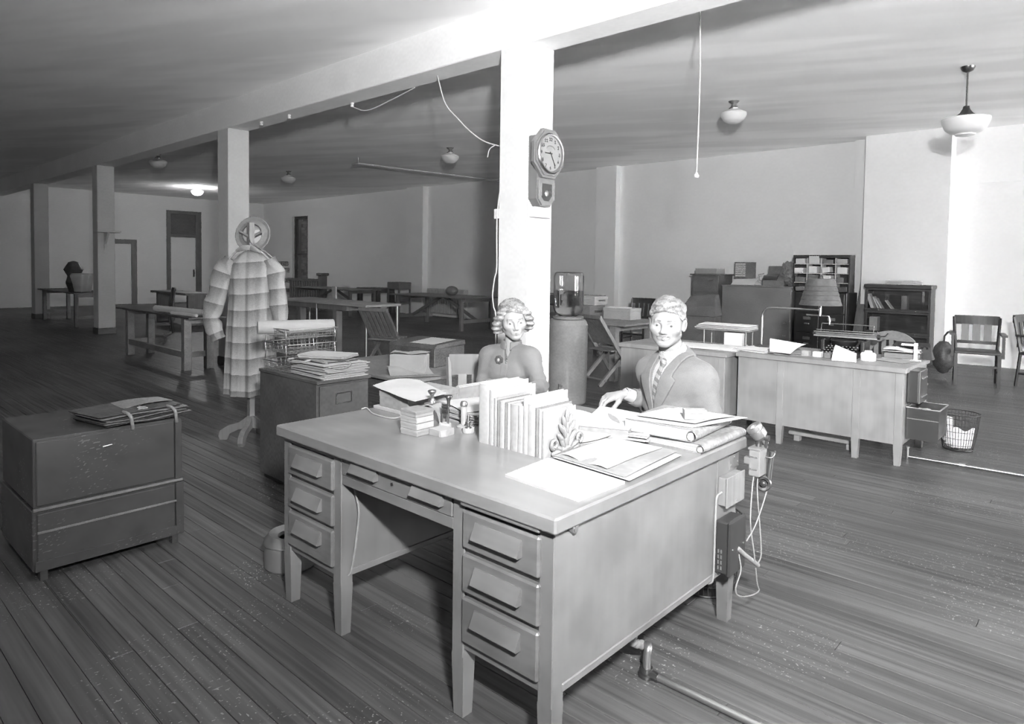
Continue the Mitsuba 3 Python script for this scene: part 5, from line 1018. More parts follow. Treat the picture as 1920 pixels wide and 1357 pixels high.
# chairs under them
def slat_chair(name, lab, loc, rz, w=.44, d_=.42, hs=.45, hb_=.88, m='m_mid_wood', slats=4, arms=False, rail=.10):
    """Office side chair; its front looks along -y before turning."""
    k = thing(name, lab, 'chair')
    with at(loc, rz):
        part(k, 'seat', box(-w / 2, w / 2, -d_ / 2, d_ / 2, hs - .035, hs, .008), m, False)
        for s in (-1, 1):
            part(k, 'leg', hull([(s * (w / 2 - .02) + i * .018, -d_ / 2 + .025 + j * .018, z) for z in (0, hs - .03) for i in (-1, 1) for j in (-1, 1)]), m, False)
            part(k, 'back_post', tube([(s * (w / 2 - .02), d_ / 2 + .03, 0), (s * (w / 2 - .02), d_ / 2 - .01, hs), (s * (w / 2 + .005), d_ / 2 + .07, hb_ - .02)], [.020, .020, .017], 4), m, False)
            part(k, 'side_stretcher', bar((s * (w / 2 - .02), -d_ / 2 + .03, .17), (s * (w / 2 - .02), d_ / 2 + .02, .17), .018, .025), m, False)
            if arms:
                part(k, 'arm_post', hull([(s * (w / 2 + .02) + i * .016, -d_ / 2 + .09 + j * .02, z) for z in (hs - .08, hs + .20) for i in (-1, 1) for j in (-1, 1)]), m, False)
                part(k, 'armrest', hull([(s * (w / 2 + .025) + i * .03, y, z) for y in (-d_ / 2 + .02, d_ / 2 + .03) for i in (-1, 1) for z in (hs + .20, hs + .225)]), m, False)
        n = 9; xs = np.linspace(-w / 2, w / 2, n); yb = lambda x, z: d_ / 2 + .0 + .07 * (z - hs) / (hb_ - hs) + .028 * (1 - (2 * x / w) ** 2)
        def curved(z0, z1, th):
            P = [(x, yb(x, (z0 + z1) / 2)) for x in xs] + [(x, yb(x, (z0 + z1) / 2) + th) for x in xs[::-1]]; me = prism(P, z1 - z0); me.apply_translation((0, 0, z0)); return me
        part(k, 'top_rail', curved(hb_ - rail, hb_, .022), m, 30); part(k, 'lower_rail', curved(hs + .06, hs + .10, .018), m, 30)
        for x in np.linspace(-w / 2, w / 2, slats + 2)[1:-1]: part(k, 'slat', bar((x, yb(x, hs + .1) + .010, hs + .09), (x, yb(x, hb_ - rail) + .010, hb_ - rail + .005), w / (slats * 2.0), .012, (0, 1, 0.1)), m, False)
        part(k, 'front_stretcher', bar((-w / 2 + .02, -d_ / 2 + .03, .26), (w / 2 - .02, -d_ / 2 + .03, .26), .018, .03), m, False)
    return k
slat_chair('side_chair', 'slat-back wooden chair the woman sits on, its back showing left of her', (-2.985, 3.02, 0), 42, .46, .42, .44, .87, 'm_chair', 4, False, .14)
mat('m_chair', grain(0.10, 0.15, 'z', 40, .5), 0.4, 0.4)
k = thing('stool', 'plain wooden stool hidden under the seated man', 'stool')
with at((-1.63, 3.13, 0)):
    part(k, 'seat', lathe([(0, .425), (.16, .425), (.17, .435), (.17, .45), (0, .45)], 28), 'm_mid_wood', 35)
    for a in (45, 135, 225, 315): part(k, 'leg', rod((.11 * math.cos(math.radians(a)), .11 * math.sin(math.radians(a)), .425), (.16 * math.cos(math.radians(a)), .16 * math.sin(math.radians(a)), 0), .016, 8), 'm_mid_wood')
# ================================================================ water cooler
k = thing('water_cooler', 'stoneware water cooler crock with an upturned glass bottle, right of the clock column', 'water cooler')
mat('m_crock', mottled(0.20, 0.24, 5, .3, 60), 0.22, 0.6)
with at((-4.38, 5.76, 0)):
    part(k, 'crock', lathe([(0, 0), (.19, 0), (.205, .02), (.212, .20), (.214, .70), (.210, .80), (.214, .815), (.214, .85), (.205, .865), (.20, .885), (.185, .905), (.12, .915), (0, .915)], 56), 'm_crock', 30)
    part(k, 'collar', lathe([(.13, .905), (.165, .915), (.168, .935), (.14, .945), (.12, .935)], 48), 'm_crock', 30)
    bt = part(k, 'bottle', lathe([(.05, .90), (.06, .935), (.10, .950), (.140, .975), (.158, 1.01), (.163, 1.06), (.163, 1.37), (.158, 1.395), (.145, 1.412), (.10, 1.418), (0, 1.418), (0, 1.412), (.10, 1.412), (.143, 1.406), (.153, 1.392), (.158, 1.37), (.158, 1.06), (.153, 1.013), (.136, .980), (.10, .956), (.056, .941), (.046, .90), (.05, .90)], 64), 'm_glass_solid', 35)
    part(bt, 'water', lathe([(0, .94), (.055, .94), (.10, .957), (.134, .98), (.150, 1.012), (.1555, 1.06), (.1555, 1.215), (.152, 1.222), (0, 1.222)], 56), 'm_water', 30)
    part(k, 'tap', cat(rod((.08, -.20, .22), (.10, -.26, .22), .012, 10), rod((.10, -.26, .25), (.10, -.26, .19), .011, 10)), 'm_dull_metal')
# ================================================================ trestle tables and other furniture in the middle and back
def trestle(name, lab, x0, x1, y0, y1, zt, m='m_mid_wood', braces=True, top_m='m_mid_wood', lw=.075, cat_='table', inset=.22):
    k = thing(name, lab, cat_)
    part(k, 'tabletop', box(x0, x1, y0, y1, zt - .028, zt, .004), top_m, False)
    lx = (x0 + inset, x1 - inset)
    for x in lx:
        for y in (y0 + .10, y1 - .10): part(k, 'leg', box(x - lw / 2, x + lw / 2, y - lw / 2, y + lw / 2, 0, zt - .03, .003), m, False)
        part(k, 'cross_rail', box(x - .02, x + .02, y0 + .1, y1 - .1, zt - .11, zt - .03), m, False); part(k, 'low_rail', box(x - .02, x + .02, y0 + .1, y1 - .1, .17, .25), m, False)
    if braces:
        xm, ym = (x0 + x1) / 2, (y0 + y1) / 2
        for x in lx: part(k, 'brace', bar((x, ym, .22), (xm + (.05 if x > xm else -.05), ym, zt - .03), .03, .07), m, False)
    return k
trestle('trestle_table', 'wooden trestle table with crossed braces in front of the white radiator', -13.25, -10.55, 10.16, 11.30, .75)
solo('ball', ellipsoid((-11.62, 10.75, .86), (.15, .15, .115), 3), 'm_mid_wood', 'round grey bundle sitting on the trestle table by the radiator', 'bundle', smooth=True)
k = thing('radiator', 'pale ribbed steam radiator against the back wall behind the trestle table', 'radiator')
for i in range(17): part(k, 'rib', hull([(-14.55 + i * .092 + a * .034, 12.60 + b * (.075 - (.02 if z in (.10, .80) else 0)), z) for a in (-1, 1) for b in (-1, 1) for z in (.10, .13, .76, .80)]), 'm_radiator', False)
part(k, 'pipe', rod((-14.66, 12.60, 0), (-14.66, 12.60, .22), .022, 10), 'm_radiator'); part(k, 'manifold', cat(rod((-14.58, 12.60, .75), (-13.04, 12.60, .75), .028, 8), rod((-14.66, 12.60, .16), (-13.04, 12.60, .16), .03, 8)), 'm_radiator')
for x in (-14.5, -13.12): part(k, 'foot', box(x - .04, x + .04, 12.56, 12.64, 0, .13), 'm_radiator', False)
trestle('trestle_table', 'trestle table with crossed braces by the balustrade, left of the dark writing table', -18.6, -15.4, 10.55, 11.55, .75)
k = thing('dark_table', 'small dark square-legged table near the back wall left of the radiator', 'table')
part(k, 'tabletop', box(-16.9, -15.85, 11.75, 12.45, .72, .76, .004), 'm_leather', False); part(k, 'apron', box(-16.85, -15.9, 11.8, 12.4, .62, .72), 'm_leather', False)
for x in (-16.82, -15.95):
    for y in (11.82, 12.34): part(k, 'leg', box(x - .06, x + .06, y - .06, y + .06, 0, .64), 'm_leather', False)
k = thing('cabinet_stand', 'tall narrow open stand with a dark boxed top against the back wall', 'stand')
part(k, 'top_box', box(-15.80, -15.25, 12.05, 12.50, .74, .95, .01), 'm_card_dark', False)
for x in (-15.78, -15.27):
    for y in (12.07, 12.47): part(k, 'leg', box(x - .02, x + .02, y - .02, y + .02, 0, .74), 'm_card_dark', False)
part(k, 'shelf', box(-15.79, -15.26, 12.06, 12.49, .33, .36), 'm_card_dark', False)
k = thing('balustrade', 'wooden railing with turned newel post and slim balusters by the dark window', 'railing')
part(k, 'top_rail', box(-21.4, -19.35, 12.00, 12.10, .86, .95, .006), 'm_mid_wood', False); part(k, 'bottom_rail', box(-21.4, -19.35, 12.02, 12.08, .22, .28), 'm_mid_wood', False)
for x in np.arange(-21.25, -19.4, .155): part(k, 'baluster', box(x - .04, x + .04, 12.03, 12.07, .27, .87), 'm_mid_wood', False)
nw = part(k, 'newel_post', box(-19.35, -19.12, 11.95, 12.15, 0, 1.06, .008), 'm_mid_wood', False); part(nw, 'cap', box(-19.40, -19.07, 11.90, 12.20, 1.06, 1.15, .02), 'm_mid_wood', False)
# lettered sign
k = thing('lettered_sign', 'white poster with rows of dark capital letters on the wall beside the coat', 'sign')
part(k, 'panel', box(-24.50, -22.50, 12.765, 12.795, .55, 1.62), 'm_wall_end', False)
for txt_, h_, z, xr in (('CIRCULATING SERIES', .15, 1.36, -22.66), ('LIBRARY AND CHARACTER', .15, 1.12, -22.58), ('FOR', .08, .99, -23.10), ('CITY VISITORS', .15, .74, -22.56)):
    t = meshkit.text_mesh(txt_, h_, .006, True); b = t.bounds; t.apply_translation((-b[1, 0], 0, 0)); s_ = min(1.0, 1.85 / (b[1, 0] - b[0, 0])); v = t.vertices.copy(); t.vertices = np.stack([xr + v[:, 0] * s_, 12.763 - v[:, 2], z + v[:, 1]], 1); t.invert(); part(k, 'lettering', t, 'm_leather', False)
solo('wall_ledge', box(-24.55, -22.5, 12.62, 12.79, .40, .52, .004), 'm_card_dark', 'dark ledge below the lettered sign', 'ledge', smooth=False)
k = thing('high_table', 'tall light-topped work table with a thin metal rod leg behind the filing cabinet', 'table')
part(k, 'tabletop', box(-10.1, -7.69, 5.50, 6.12, .865, .90, .004), 'm_pale_wood', False); part(k, 'apron', box(-10.05, -8.2, 5.53, 6.08, .79, .865), 'm_mid_wood', False)
for x in (-9.55, -8.55): part(k, 'leg', box(x - .05, x + .05, 5.56, 5.66, 0, .80, .003), 'm_mid_wood', False)
for x, y in ((-7.73, 5.54), (-7.73, 6.08), (-9.0, 5.54), (-10.05, 6.05)): part(k, 'rod_leg', rod((x, y, 0), (x, y, .868), .016, 10), 'm_dull_metal')
solo('cardboard_strip', box(-9.46, -9.36, 6.10, 6.13, .90, 1.10), 'm_pale_wood', 'short pale board standing up on the tall work table', 'board', smooth=False)
def deck_chair(name, lab, loc, rz, slats, m='m_mid_wood', w=.42, L=1.0):
    """Folding chair with a sloping slatted or canvas back; faces -y before turning."""
    k = thing(name, lab, 'chair')
    with at(loc, rz):
        for s in (-1, 1):
            part(k, 'back_rail', bar((s * w / 2, -.22, 0.10), (s * w / 2, .34, .86), .028, .045), m, False); part(k, 'cross_leg', bar((s * (w / 2 - .035), .30, 0), (s * (w / 2 - .035), -.18, .44), .028, .045), m, False)
            part(k, 'front_leg', bar((s * (w / 2), -.22, .12), (s * w / 2, -.30, 0), .028, .045), m, False)
        part(k, 'seat', cat([bar((-w / 2, y, .43 + .02 * (y < 0)), (w / 2, y, .43 + .02 * (y < 0)), .055, .018) for y in np.linspace(-.18, .12, 5)]), m, False, kind='stuff')
        part(k, 'stretcher', rod((-w / 2, .22, .07), (w / 2, .22, .07), .014, 8), m)
        if slats:
            for i in range(6): part(k, 'slat', bar((-w / 2 + .04 + i * (w - .08) / 5, .06, .47), (-w / 2 + .04 + i * (w - .08) / 5, .32, .83), .045, .012, (0, 1, -.6)), m, False)
        else: part(k, 'canvas', sheet([(-w / 2 + .02, .09, .50), (w / 2 - .02, .09, .50), (w / 2 - .02, .315, .82), (-w / 2 + .02, .315, .82)], .008, 8, 8, lambda u, v: .012 * np.sin(u * 3.14)), m, True)
        part(k, 'top_rail', bar((-w / 2 - .02, .335, .855), (w / 2 + .02, .335, .855), .03, .045), m, False)
    return k
deck_chair('folding_chair', 'folding wooden chair with upright slats beside the tall work table', (-7.55, 5.75, 0), 200, True)
deck_chair('folding_chair', 'folding chair with a solid sloping back in front of the card file table', (-4.78, 7.15, 0), 165, False)
# typing table with bundle, sheet and ledger case
k = thing('low_table', 'low dark table behind the big desk carrying a paper bundle and dark case', 'table')
part(k, 'tabletop', box(-5.10, -3.82, 3.10, 3.98, .595, .62, .004), 'm_card_dark', False); part(k, 'apron', box(-5.05, -3.87, 3.15, 3.93, .50, .595), 'm_leather', False)
for x in (-5.02, -3.90):
    for y in (3.17, 3.90): part(k, 'leg', box(x - .03, x + .03, y - .03, y + .03, 0, .50), 'm_leather', False)
k = thing('paper_bundle', 'block of printed papers wrapped in a sheet on the low table', 'paper bundle')
with at((-4.16, 3.40, .62), 38):
    for i in range(6): part(k, 'pad', box(-.14, .14, -.10 + .034 * i, -.069 + .034 * i, 0, .145 - .004 * (i % 3), .004), 'm_sheet_b', False)
    part(k, 'wrapper', sheet([(-.145, -.05, .150), (.145, -.05, .150), (.145, .108, .148), (-.145, .108, .148)], .003, 8, 8, lambda u, v: .006 * np.sin(u * 8 + 2 * v)), 'm_sheet_b', True)
P0 = [(-3.98, 3.10, .625), (-3.80, 3.42, .625), (-4.12, 3.52, .72), (-4.22, 3.22, .72)]
solo('curled_sheet', sheet(P0, .002, 10, 10, lambda u, v: -.05 * np.sin(v * 3.14) + .05 * (v > .8) * (v - .8) * -5), 'm_sheet_b', 'grey sheet of paper curling over in front of the paper bundle', 'paper', smooth=True)
k = thing('ledger_case', 'dark leather-covered case with a white sheet lying on its top', 'case')
with at((-4.42, 3.93, .62), 8):
    part(k, 'body', box(-.30, .22, -.30, .10, 0, .16, .006), 'm_leather', False); part(k, 'lid', hull([(-.305, -.305, .155), (.225, -.305, .155), (.225, .105, .165), (-.305, .105, .165), (-.30, -.28, .185), (.22, -.28, .185), (.22, .10, .20), (-.30, .10, .20)]), 'm_leather', False)
    part(k, 'lock', box(-.05, -.01, -.308, -.302, .09, .13), 'm_brass', False)
solo('paper_sheet', sheet([(-4.48, 3.66, .806), (-4.22, 3.70, .806), (-4.27, 4.01, .822), (-4.55, 3.97, .822)], .001, 4, 4), 'm_sheet', 'white sheet lying on the dark leather case beside the side chair', 'paper', smooth=True)
# left plank table with rolls, far left desk
k = trestle('plank_table', 'rough plank table at the left holding long paper rolls, behind the plaid coat', -11.75, -8.95, 3.62, 4.12, .74, 'm_leather_mid', False, 'm_leather', .10, 'table', .33)
part(k, 'long_rail', box(-11.38, -9.27, 3.68, 3.72, .17, .25), 'm_leather_mid', False)
solo('rolled_paper', rod((-10.35, 3.72, .785), (-9.0, 3.86, .785), .045, 16), 'm_paper_b', 'long white paper roll lying on the rough plank table', 'paper roll', smooth=35)
solo('rolled_paper', rod((-9.62, 3.66, .762), (-8.95, 3.72, .762), .022, 12), 'm_paper_b', 'short thin paper roll at the near end of the plank table', 'paper roll', smooth=35)
slat_chair('side_chair', 'small dark slat-back chair far off beside the plank table', (-14.6, 5.3, 0), -15, .44, .42, .45, .92, 'm_leather', 3)
trestle('far_table', 'dark table at the far left carrying a pale bundle', -19.6, -16.6, 4.3, 5.0, .76, 'm_leather', False, 'm_leather')
solo('cloth_bundle', loft([[( -17.15 + (r_ * (1 + .08 * math.sin(9 * a))) * math.cos(a), 4.62 + .8 * r_ * math.sin(a), z) for a in np.linspace(0, 6.283, 40, endpoint=False)] for z, r_ in ((.765, .001), (.765, .20), (.95, .24), (1.12, .30), (1.17, .26), (1.18, .001))])[0], 'm_paper_b', 'pale tied bundle standing upright on the far left table', 'bundle', smooth=True)
solo('dark_vase', lathe([(0, .76), (.10, .76), (.16, .95), (.12, 1.1), (.20, 1.25), (.10, 1.42), (0, 1.45)], 20, (-17.75, 4.6, 0)), 'm_leather', 'dark knobbly object beside the pale bundle on the far left table', 'ornament', smooth=25)
solo('low_bench', cat(box(-17.6, -15.5, 6.2, 6.8, .70, .75), box(-17.5, -17.4, 6.3, 6.7, 0, .7), box(-15.7, -15.6, 6.3, 6.7, 0, .7)), 'm_mid_wood', 'plain table beyond the third column in front of the low door', 'table', smooth=False)
# card-file table beyond the cooler
k = trestle('card_file_table', 'table beyond the water cooler loaded with card file boxes', -6.60, -4.58, 7.20, 8.25, .75, 'm_card', False, 'm_card', .09)
def file_box(x0, x1, y0, y1, z0, z1, lab, m='m_card_box', hole=True):
    k = thing('card_file_box', lab, 'file box', 'card file boxes on the back table')
    part(k, 'body', box(x0, x1, y0, y1, z0, z1, .003), m, False); part(k, 'lid', box(x0 - .004, x1 + .004, y0 - .004, y1 + .004, z1 - .045, z1 + .003, .003), m, False)
    if hole: part(k, 'label', box(x1 + .004, x1 + .008, y0 + (y1 - y0) * .3, y0 + (y1 - y0) * .8, z0 + (z1 - z0) * .45, z0 + (z1 - z0) * .62), 'm_leather', False)
mat('m_card_box', mottled(.30, .36, 6, .3, 60), .8, .2)
file_box(-5.95, -5.42, 7.62, 7.98, .75, .93, 'wide brown card file box at the bottom of the stack on the back table', 'm_card')
file_box(-6.30, -5.40, 7.70, 8.02, .935, 1.055, 'long flat file box on top of the brown one')
file_box(-5.80, -5.62, 7.40, 7.56, .75, .86, 'small pale card box in front of the stacked file boxes')
file_box(-5.36, -4.92, 7.86, 8.14, .75, .905, 'pale open card box standing at the right of the stack', 'm_card_box', False)
ream((-5.15, 7.95), .30, .18, .906, 2, 'index_cards', 'row of index cards showing above the open card box', 'cards', 'm_paper_b', 10, .004, .006, 41)
solo('small_tin', box(-5.78, -5.70, 7.30, 7.37, .75, .80, .004), 'm_paper', 'small white tin in front of the card file boxes', 'tin', smooth=False)
solo('emblem_card', box(-5.84, -5.74, 7.66, 7.668, .96, 1.04), 'm_paper', 'small white card with a dark mark leaning on the flat file box', 'card', smooth=False)
slat_chair('side_chair', 'dark slat-back chair standing against the wall behind the card files', (-6.55, 10.7, 0), 8, .46, .44, .46, .90, 'm_dark_wood', 4)
k = thing('wall_desk', 'drawing desk with a tilted top just visible left of the water bottle', 'desk')
part(k, 'tabletop', hull([(-7.9, 8.6, .86), (-6.3, 8.6, .86), (-6.3, 9.3, 1.0), (-7.9, 9.3, 1.0), (-7.9, 8.6, .83), (-6.3, 8.6, .83), (-6.3, 9.3, .97), (-7.9, 9.3, .97)]), 'm_mid_wood', False)
for x in (-7.8, -6.4):
    for y in (8.7, 9.2): part(k, 'leg', box(x - .04, x + .04, y - .04, y + .04, 0, .86), 'm_mid_wood', False)
solo('paper_sheet', sheet([(-7.0, 8.62, .866), (-6.4, 8.62, .866), (-6.4, 9.0, .942), (-7.0, 9.0, .942)], .002, 4, 4), 'm_paper', 'white drawing sheet on the tilted desk behind the water bottle', 'paper', smooth=True)
# ================================================================ second desk, lamp, typewriter
def pedestal_desk(name, lab, x0, x1, y0, y1, zt, m, legs):
    k = thing(name, lab, 'desk')
    part(k, 'desktop', box(x0 - .02, x1 + .02, y0 - .02, y1 + .02, zt - .04, zt, .005), m, False)
    part(k, 'modesty_panel', box(x0, x1, y0, y0 + .02, .158, zt - .04), m, False)
    for x in (x0, x1 - .02): part(k, 'end_panel', box(x, x + .02, y0 + .02, y1, .158, zt - .04), m, False)
    for x in legs:
        part(k, 'leg', cat(box(x, x + .055, y0 - .006, y0 + .05, .15, zt - .04, .003), hull([(x + a * .055 + (.008 if z == 0 and a == 0 else (-.008 if z == 0 else 0)), y0 - .006 + b * .05, z) for z in (0, .155) for a in (0, 1) for b in (0, 1)])), m, False)
        part(k, 'leg', box(x, x + .05, y1 - .06, y1, 0, .2), m, False)
    return k
d2 = pedestal_desk('typewriter_desk', 'wide oak desk at the right with the typewriter and goose-arm lamp on it', -2.46, -1.18, 5.71, 6.50, .745, 'm_desk_mid', (-2.12, -1.53, -1.235))
part(d2, 'foot_rail', box(-2.09, -1.55, 5.93, 5.97, .045, .075, .004), 'm_desk_mid', False); 
for x in (-2.04, -1.62): part(d2, 'rail_block', box(x, x + .045, 5.92, 5.98, 0, .045), 'm_desk_mid', False)
pedestal_desk('side_desk', 'plain oak desk standing left of the typewriter desk, mostly hidden by the man', -3.60, -2.53, 5.60, 6.30, .735, 'm_desk_mid', (-3.0, -2.59))
k = thing('desk_lamp', 'metal desk lamp with a dark pleated cone shade on a bent pole', 'lamp')
part(k, 'pole', tube(np.vstack([[(-2.455, 6.2, .745), (-2.455, 6.2, 1.03)], arc((-2.37, 6.2, 1.035), .085, 180, 90, 9), [(-1.96, 6.2, 1.125)]]), .009, 10), 'm_steel'); part(k, 'base', lathe([(0, 0), (.07, 0), (.07, .012), (.015, .03), (0, .03)], 24, (-2.455, 6.2, .745)), 'm_dark_metal', 35)
part(k, 'stem', rod((-1.945, 6.2, 1.07), (-1.945, 6.2, 1.20), .012, 10), 'm_dull_metal')
n = 48; prof = [(.175, 1.165), (.172, 1.172), (.158, 1.21), (.161, 1.215), (.147, 1.25), (.150, 1.255), (.136, 1.29), (.139, 1.295), (.125, 1.33), (.128, 1.335), (.112, 1.385), (.108, 1.395), (.02, 1.398)]
part(k, 'shade', lathe(prof, n, (-1.945, 6.2, 0)), 'm_shade', 20); part(k, 'finial', lathe([(0, 1.395), (.02, 1.395), (.012, 1.42), (0, 1.43)], 16, (-1.945, 6.2, 0)), 'm_dark_metal', 35)
mat('m_shade', mottled(.055, .08, 8, .3, 60), .3, .5)
part(k, 'side_arm', tube(np.vstack([[(-2.06, 6.2, 1.075), (-1.89, 6.2, 1.075)], [(-1.872, 6.2, 1.070), (-1.865, 6.2, 1.04), (-1.865, 6.2, 1.0)]]), .008, 8), 'm_steel')
k = thing('typewriter', 'open-frame black typewriter with a long carriage on the right desk', 'typewriter')
with at((-1.745, 6.15, .745), 4):
    part(k, 'frame', cat(box(-.17, .17, -.02, .26, 0, .03, .008), box(-.17, -.14, .0, .26, .03, .13, .008), box(.14, .17, .0, .26, .03, .13, .008), box(-.14, .14, .20, .26, .03, .14, .008)), 'm_black', False)
    part(k, 'platen', rod((-.24, .14, .165), (.24, .14, .165), .022, 18), 'm_card_dark'); part(k, 'carriage', cat(box(-.25, .25, .17, .20, .135, .155), box(-.25, .25, .09, .11, .145, .158)), 'm_dull_metal', False)
    part(k, 'carriage_rail', cat(rod((-.25, .09, .185), (.25, .09, .185), .005, 8), rod((-.25, .18, .195), (.25, .18, .195), .005, 8)), 'm_steel'); part(k, 'paper_rest', tube([(-.22, .20, .15), (-.22, .24, .25), (.20, .24, .25), (.20, .20, .15)], .005, 6), 'm_steel')
    for s in (-1, 1): part(k, 'platen_knob', cyl((s * .24, .14, .165), .020, .025, 16, (s, 0, 0)), 'm_black'); 
    part(k, 'return_lever', tube([(.25, .14, .17), (.31, .10, .18), (.335, .08, .21)], .006, 8), 'm_steel')
    part(k, 'type_basket', lathe([(.04, .05), (.09, .08), (.11, .12), (.10, .125), (.05, .06)], 24, (0, .10, 0)), 'm_dark_metal', 30)
    for r_ in range(4):
        for c in range(9): part(k, 'key', cyl((-.12 + .028 * c + .007 * r_, -.13 + .035 * r_, .035 + .014 * r_), .009, .006, 8), 'm_dull_metal', False)
    part(k, 'key_bed', box(-.15, .15, -.15, .02, 0, .03), 'm_black', False)
k = thing('clerks_chair', 'chair with a rounded back and slats pushed in behind the typewriter desk', 'chair')
with at((-1.50, 6.95, 0), 180):
    part(k, 'seat', box(-.22, .22, -.22, .20, .42, .45, .01), 'm_card', False)
    A = np.linspace(0, math.pi, 17); P = [(.25 * math.cos(a), .52 + .42 * math.sin(a) ** .55) for a in A] + [(.185 * math.cos(a), .52 + .34 * math.sin(a) ** .55) for a in A[::-1]]
    part(k, 'back_hoop', prism_xz(P, .20, .235), 'm_card', 30)
    for x in (-.12, -.06, 0, .06, .12): part(k, 'slat', box(x - .017, x + .017, .21, .225, .45, .86), 'm_card', False)
    for x in (-.19, .19):
        for y in (-.19, .17): part(k, 'leg', rod((x, y, .42), (x * 1.1, y * 1.1, 0), .018, 8), 'm_card')
ream((-1.33, 6.08), .26, .24, .745, 3, 'paper_pile', 'scattered white papers at the right end of the typewriter desk', rz=-25, seed=51, th=.004, jit=.03)
k = thing('letter_rack', 'wire letter rack of papers standing by the inkstand on the right desk', 'letter rack')
with at((-1.33, 6.36, .745), 6):
    part(k, 'tray', cat(box(-.14, .14, -.10, .10, .06, .066), box(-.14, .14, -.10, .10, 0, .006)), 'm_dull_metal', False); [part(k, 'post', rod((x, y, 0), (x, y, .08), .005, 6), 'm_steel') for x in (-.135, .135) for y in (-.095, .095)]; part(k, 'papers', box(-.125, .125, -.09, .09, .008, .045), 'm_page_edges', False)
    part(k, 'top_papers', sheet([(-.13, -.095, .068), (.13, -.095, .068), (.13, .095, .068), (-.13, .095, .068)], .016, 6, 6, lambda u, v: .008 * np.sin(u * 6)), 'm_paper_b', True)
k = thing('paste_pot', 'squat white jar on the right desk in front of the letter rack', 'jar')
with at((-1.495, 5.98, .745)): part(k, 'jar', lathe([(0, 0), (.055, 0), (.058, .05), (.05, .062), (.028, .068), (.028, .08), (0, .08)], 24), 'm_paper', 35)
k = thing('white_bracket', 'small white upright stand at the right end of the typewriter desk', 'stand')
with at((-1.205, 6.20, .745)): part(k, 'foot', box(-.035, .035, -.03, .03, 0, .012), 'm_paper', False); part(k, 'post', box(-.012, .012, -.012, .012, .012, .15), 'm_paper', False); part(k, 'tongue', box(-.10, .012, -.02, .02, .125, .14), 'm_paper', False)
k = thing('desk_telephone', 'black machine with rows of keys behind the letter rack on the right desk', 'machine')
with at((-1.28, 6.44, .745)):
    part(k, 'body', hull([(-.16, -.05, 0), (.16, -.05, 0), (.16, .05, 0), (-.16, .05, 0), (-.14, -.03, .10), (.14, -.03, .10), (.12, .04, .13), (-.12, .04, .13)]), 'm_black', False)
    for i in range(7): part(k, 'key', cyl((-.12 + .04 * i, -.035, .09), .010, .02, 10, (0, -.4, 1)), 'm_black_metal')
solo('paper_sheet', sheet([(-1.70, 5.73, .748), (-1.52, 5.75, .748), (-1.58, 5.98, .79), (-1.74, 5.96, .85)], .001, 8, 8, lambda u, v: .02 * np.sin(v * 3)), 'm_paper', 'white sheet curling up at the front edge of the right desk', 'paper', smooth=True)
ream((-2.10, 5.95), .30, .26, .745, 3, 'paper_pile', 'fanned white papers left of the typewriter on the right desk', rz=20, seed=53, th=.006, jit=.03, wave=.014)
solo('paper_sheet', sheet([(-2.20, 5.74, .770), (-2.02, 5.72, .768), (-1.98, 5.98, .83), (-2.28, 5.95, .86)], .001, 8, 8, lambda u, v: .015 * np.sin(v * 3)), 'm_paper', 'folded white sheet standing out in front of the fanned papers', 'paper', smooth=True)
ream((-2.36, 6.02), .30, .40, .745, 3, 'paper_pile', 'flat papers at the left end of the typewriter desk by the lamp pole', m='m_paper_b', rz=-12, seed=57, th=.005, jit=.03, wave=.01)
ream((-2.85, 5.86), .55, .36, .735, 3, 'paper_pile', 'loose papers spread over the side desk behind the man', m='m_paper_b', rz=10, seed=59, th=.006, jit=.06, wave=.012)
k = thing('sorting_rack', 'raised letter rack stacked with papers on the side desk', 'letter rack')
with at((-2.78, 6.20, .735), 5):
    part(k, 'stand', cat(box(-.03, .16, -.08, .10, 0, .008), box(-.02, .15, -.06, .09, .008, .13, .004)), 'm_paper_b', False); part(k, 'shelf', box(-.26, .24, -.14, .14, .15, .165), 'm_card', False); [part(k, 'post', rod((x, y, 0), (x, y, .15), .006, 6), 'm_dull_metal') for x in (-.2, .2) for y in (-.1, .1)]
    part(k, 'papers', cat([sheet([(-.28 + .02 * i, -.15, .166 + .014 * i), (.24, -.15, .166 + .014 * i), (.24, .14, .166 + .014 * i), (-.27, .14, .166 + .014 * i)], .010, 4, 4) for i in range(3)]), 'm_paper_b', True)
k = thing('blotter_row', 'row of small stamps and an ink pad box lying before the typewriter', 'stamps')
for x, w_, m_ in ((-1.98, .06, 'm_paper_grey'), (-1.89, .07, 'm_paper_b'), (-1.80, .05, 'm_card'), (-1.72, .045, 'm_leather')): part(k, 'stamp', box(x, x + w_, 5.86, 5.92, .745, .79, .004), m_, False)
k = thing('ringer_box', 'metal ringer box screwed to the right side of the typewriter desk', 'ringer box')
part(k, 'body', box(-1.178, -1.09, 5.80, 6.06, .47, .72, .006), 'm_dark_metal', False); part(k, 'door', box(-1.172, -1.10, 5.790, 5.80, .48, .71, .003), 'm_dark_metal', False); part(k, 'terminal', cat([cyl((-1.088, 5.86 + .05 * i, z), .006, .008, 8, (1, 0, 0)) for i in range(4) for z in (.52, .66)]), 'm_steel', kind='stuff')
k = thing('waste_bin', 'square tin waste bin hooked to the side of the typewriter desk', 'waste bin')
part(k, 'body', cat(*[hull([(x + (0 if z > .3 else sx * .02), y, z) for x in (a, b) for y in (c, d_) for z in (.20, .44)]) for a, b, c, d_, sx in ((-1.172, -1.166, 5.80, 6.12, 0), (-.966, -.960, 5.80, 6.12, -1), (-1.17, -.962, 5.80, 5.806, 0), (-1.17, -.962, 6.114, 6.12, 0))], box(-1.17, -.98, 5.80, 6.12, .20, .206)), 'm_dark_metal', False)
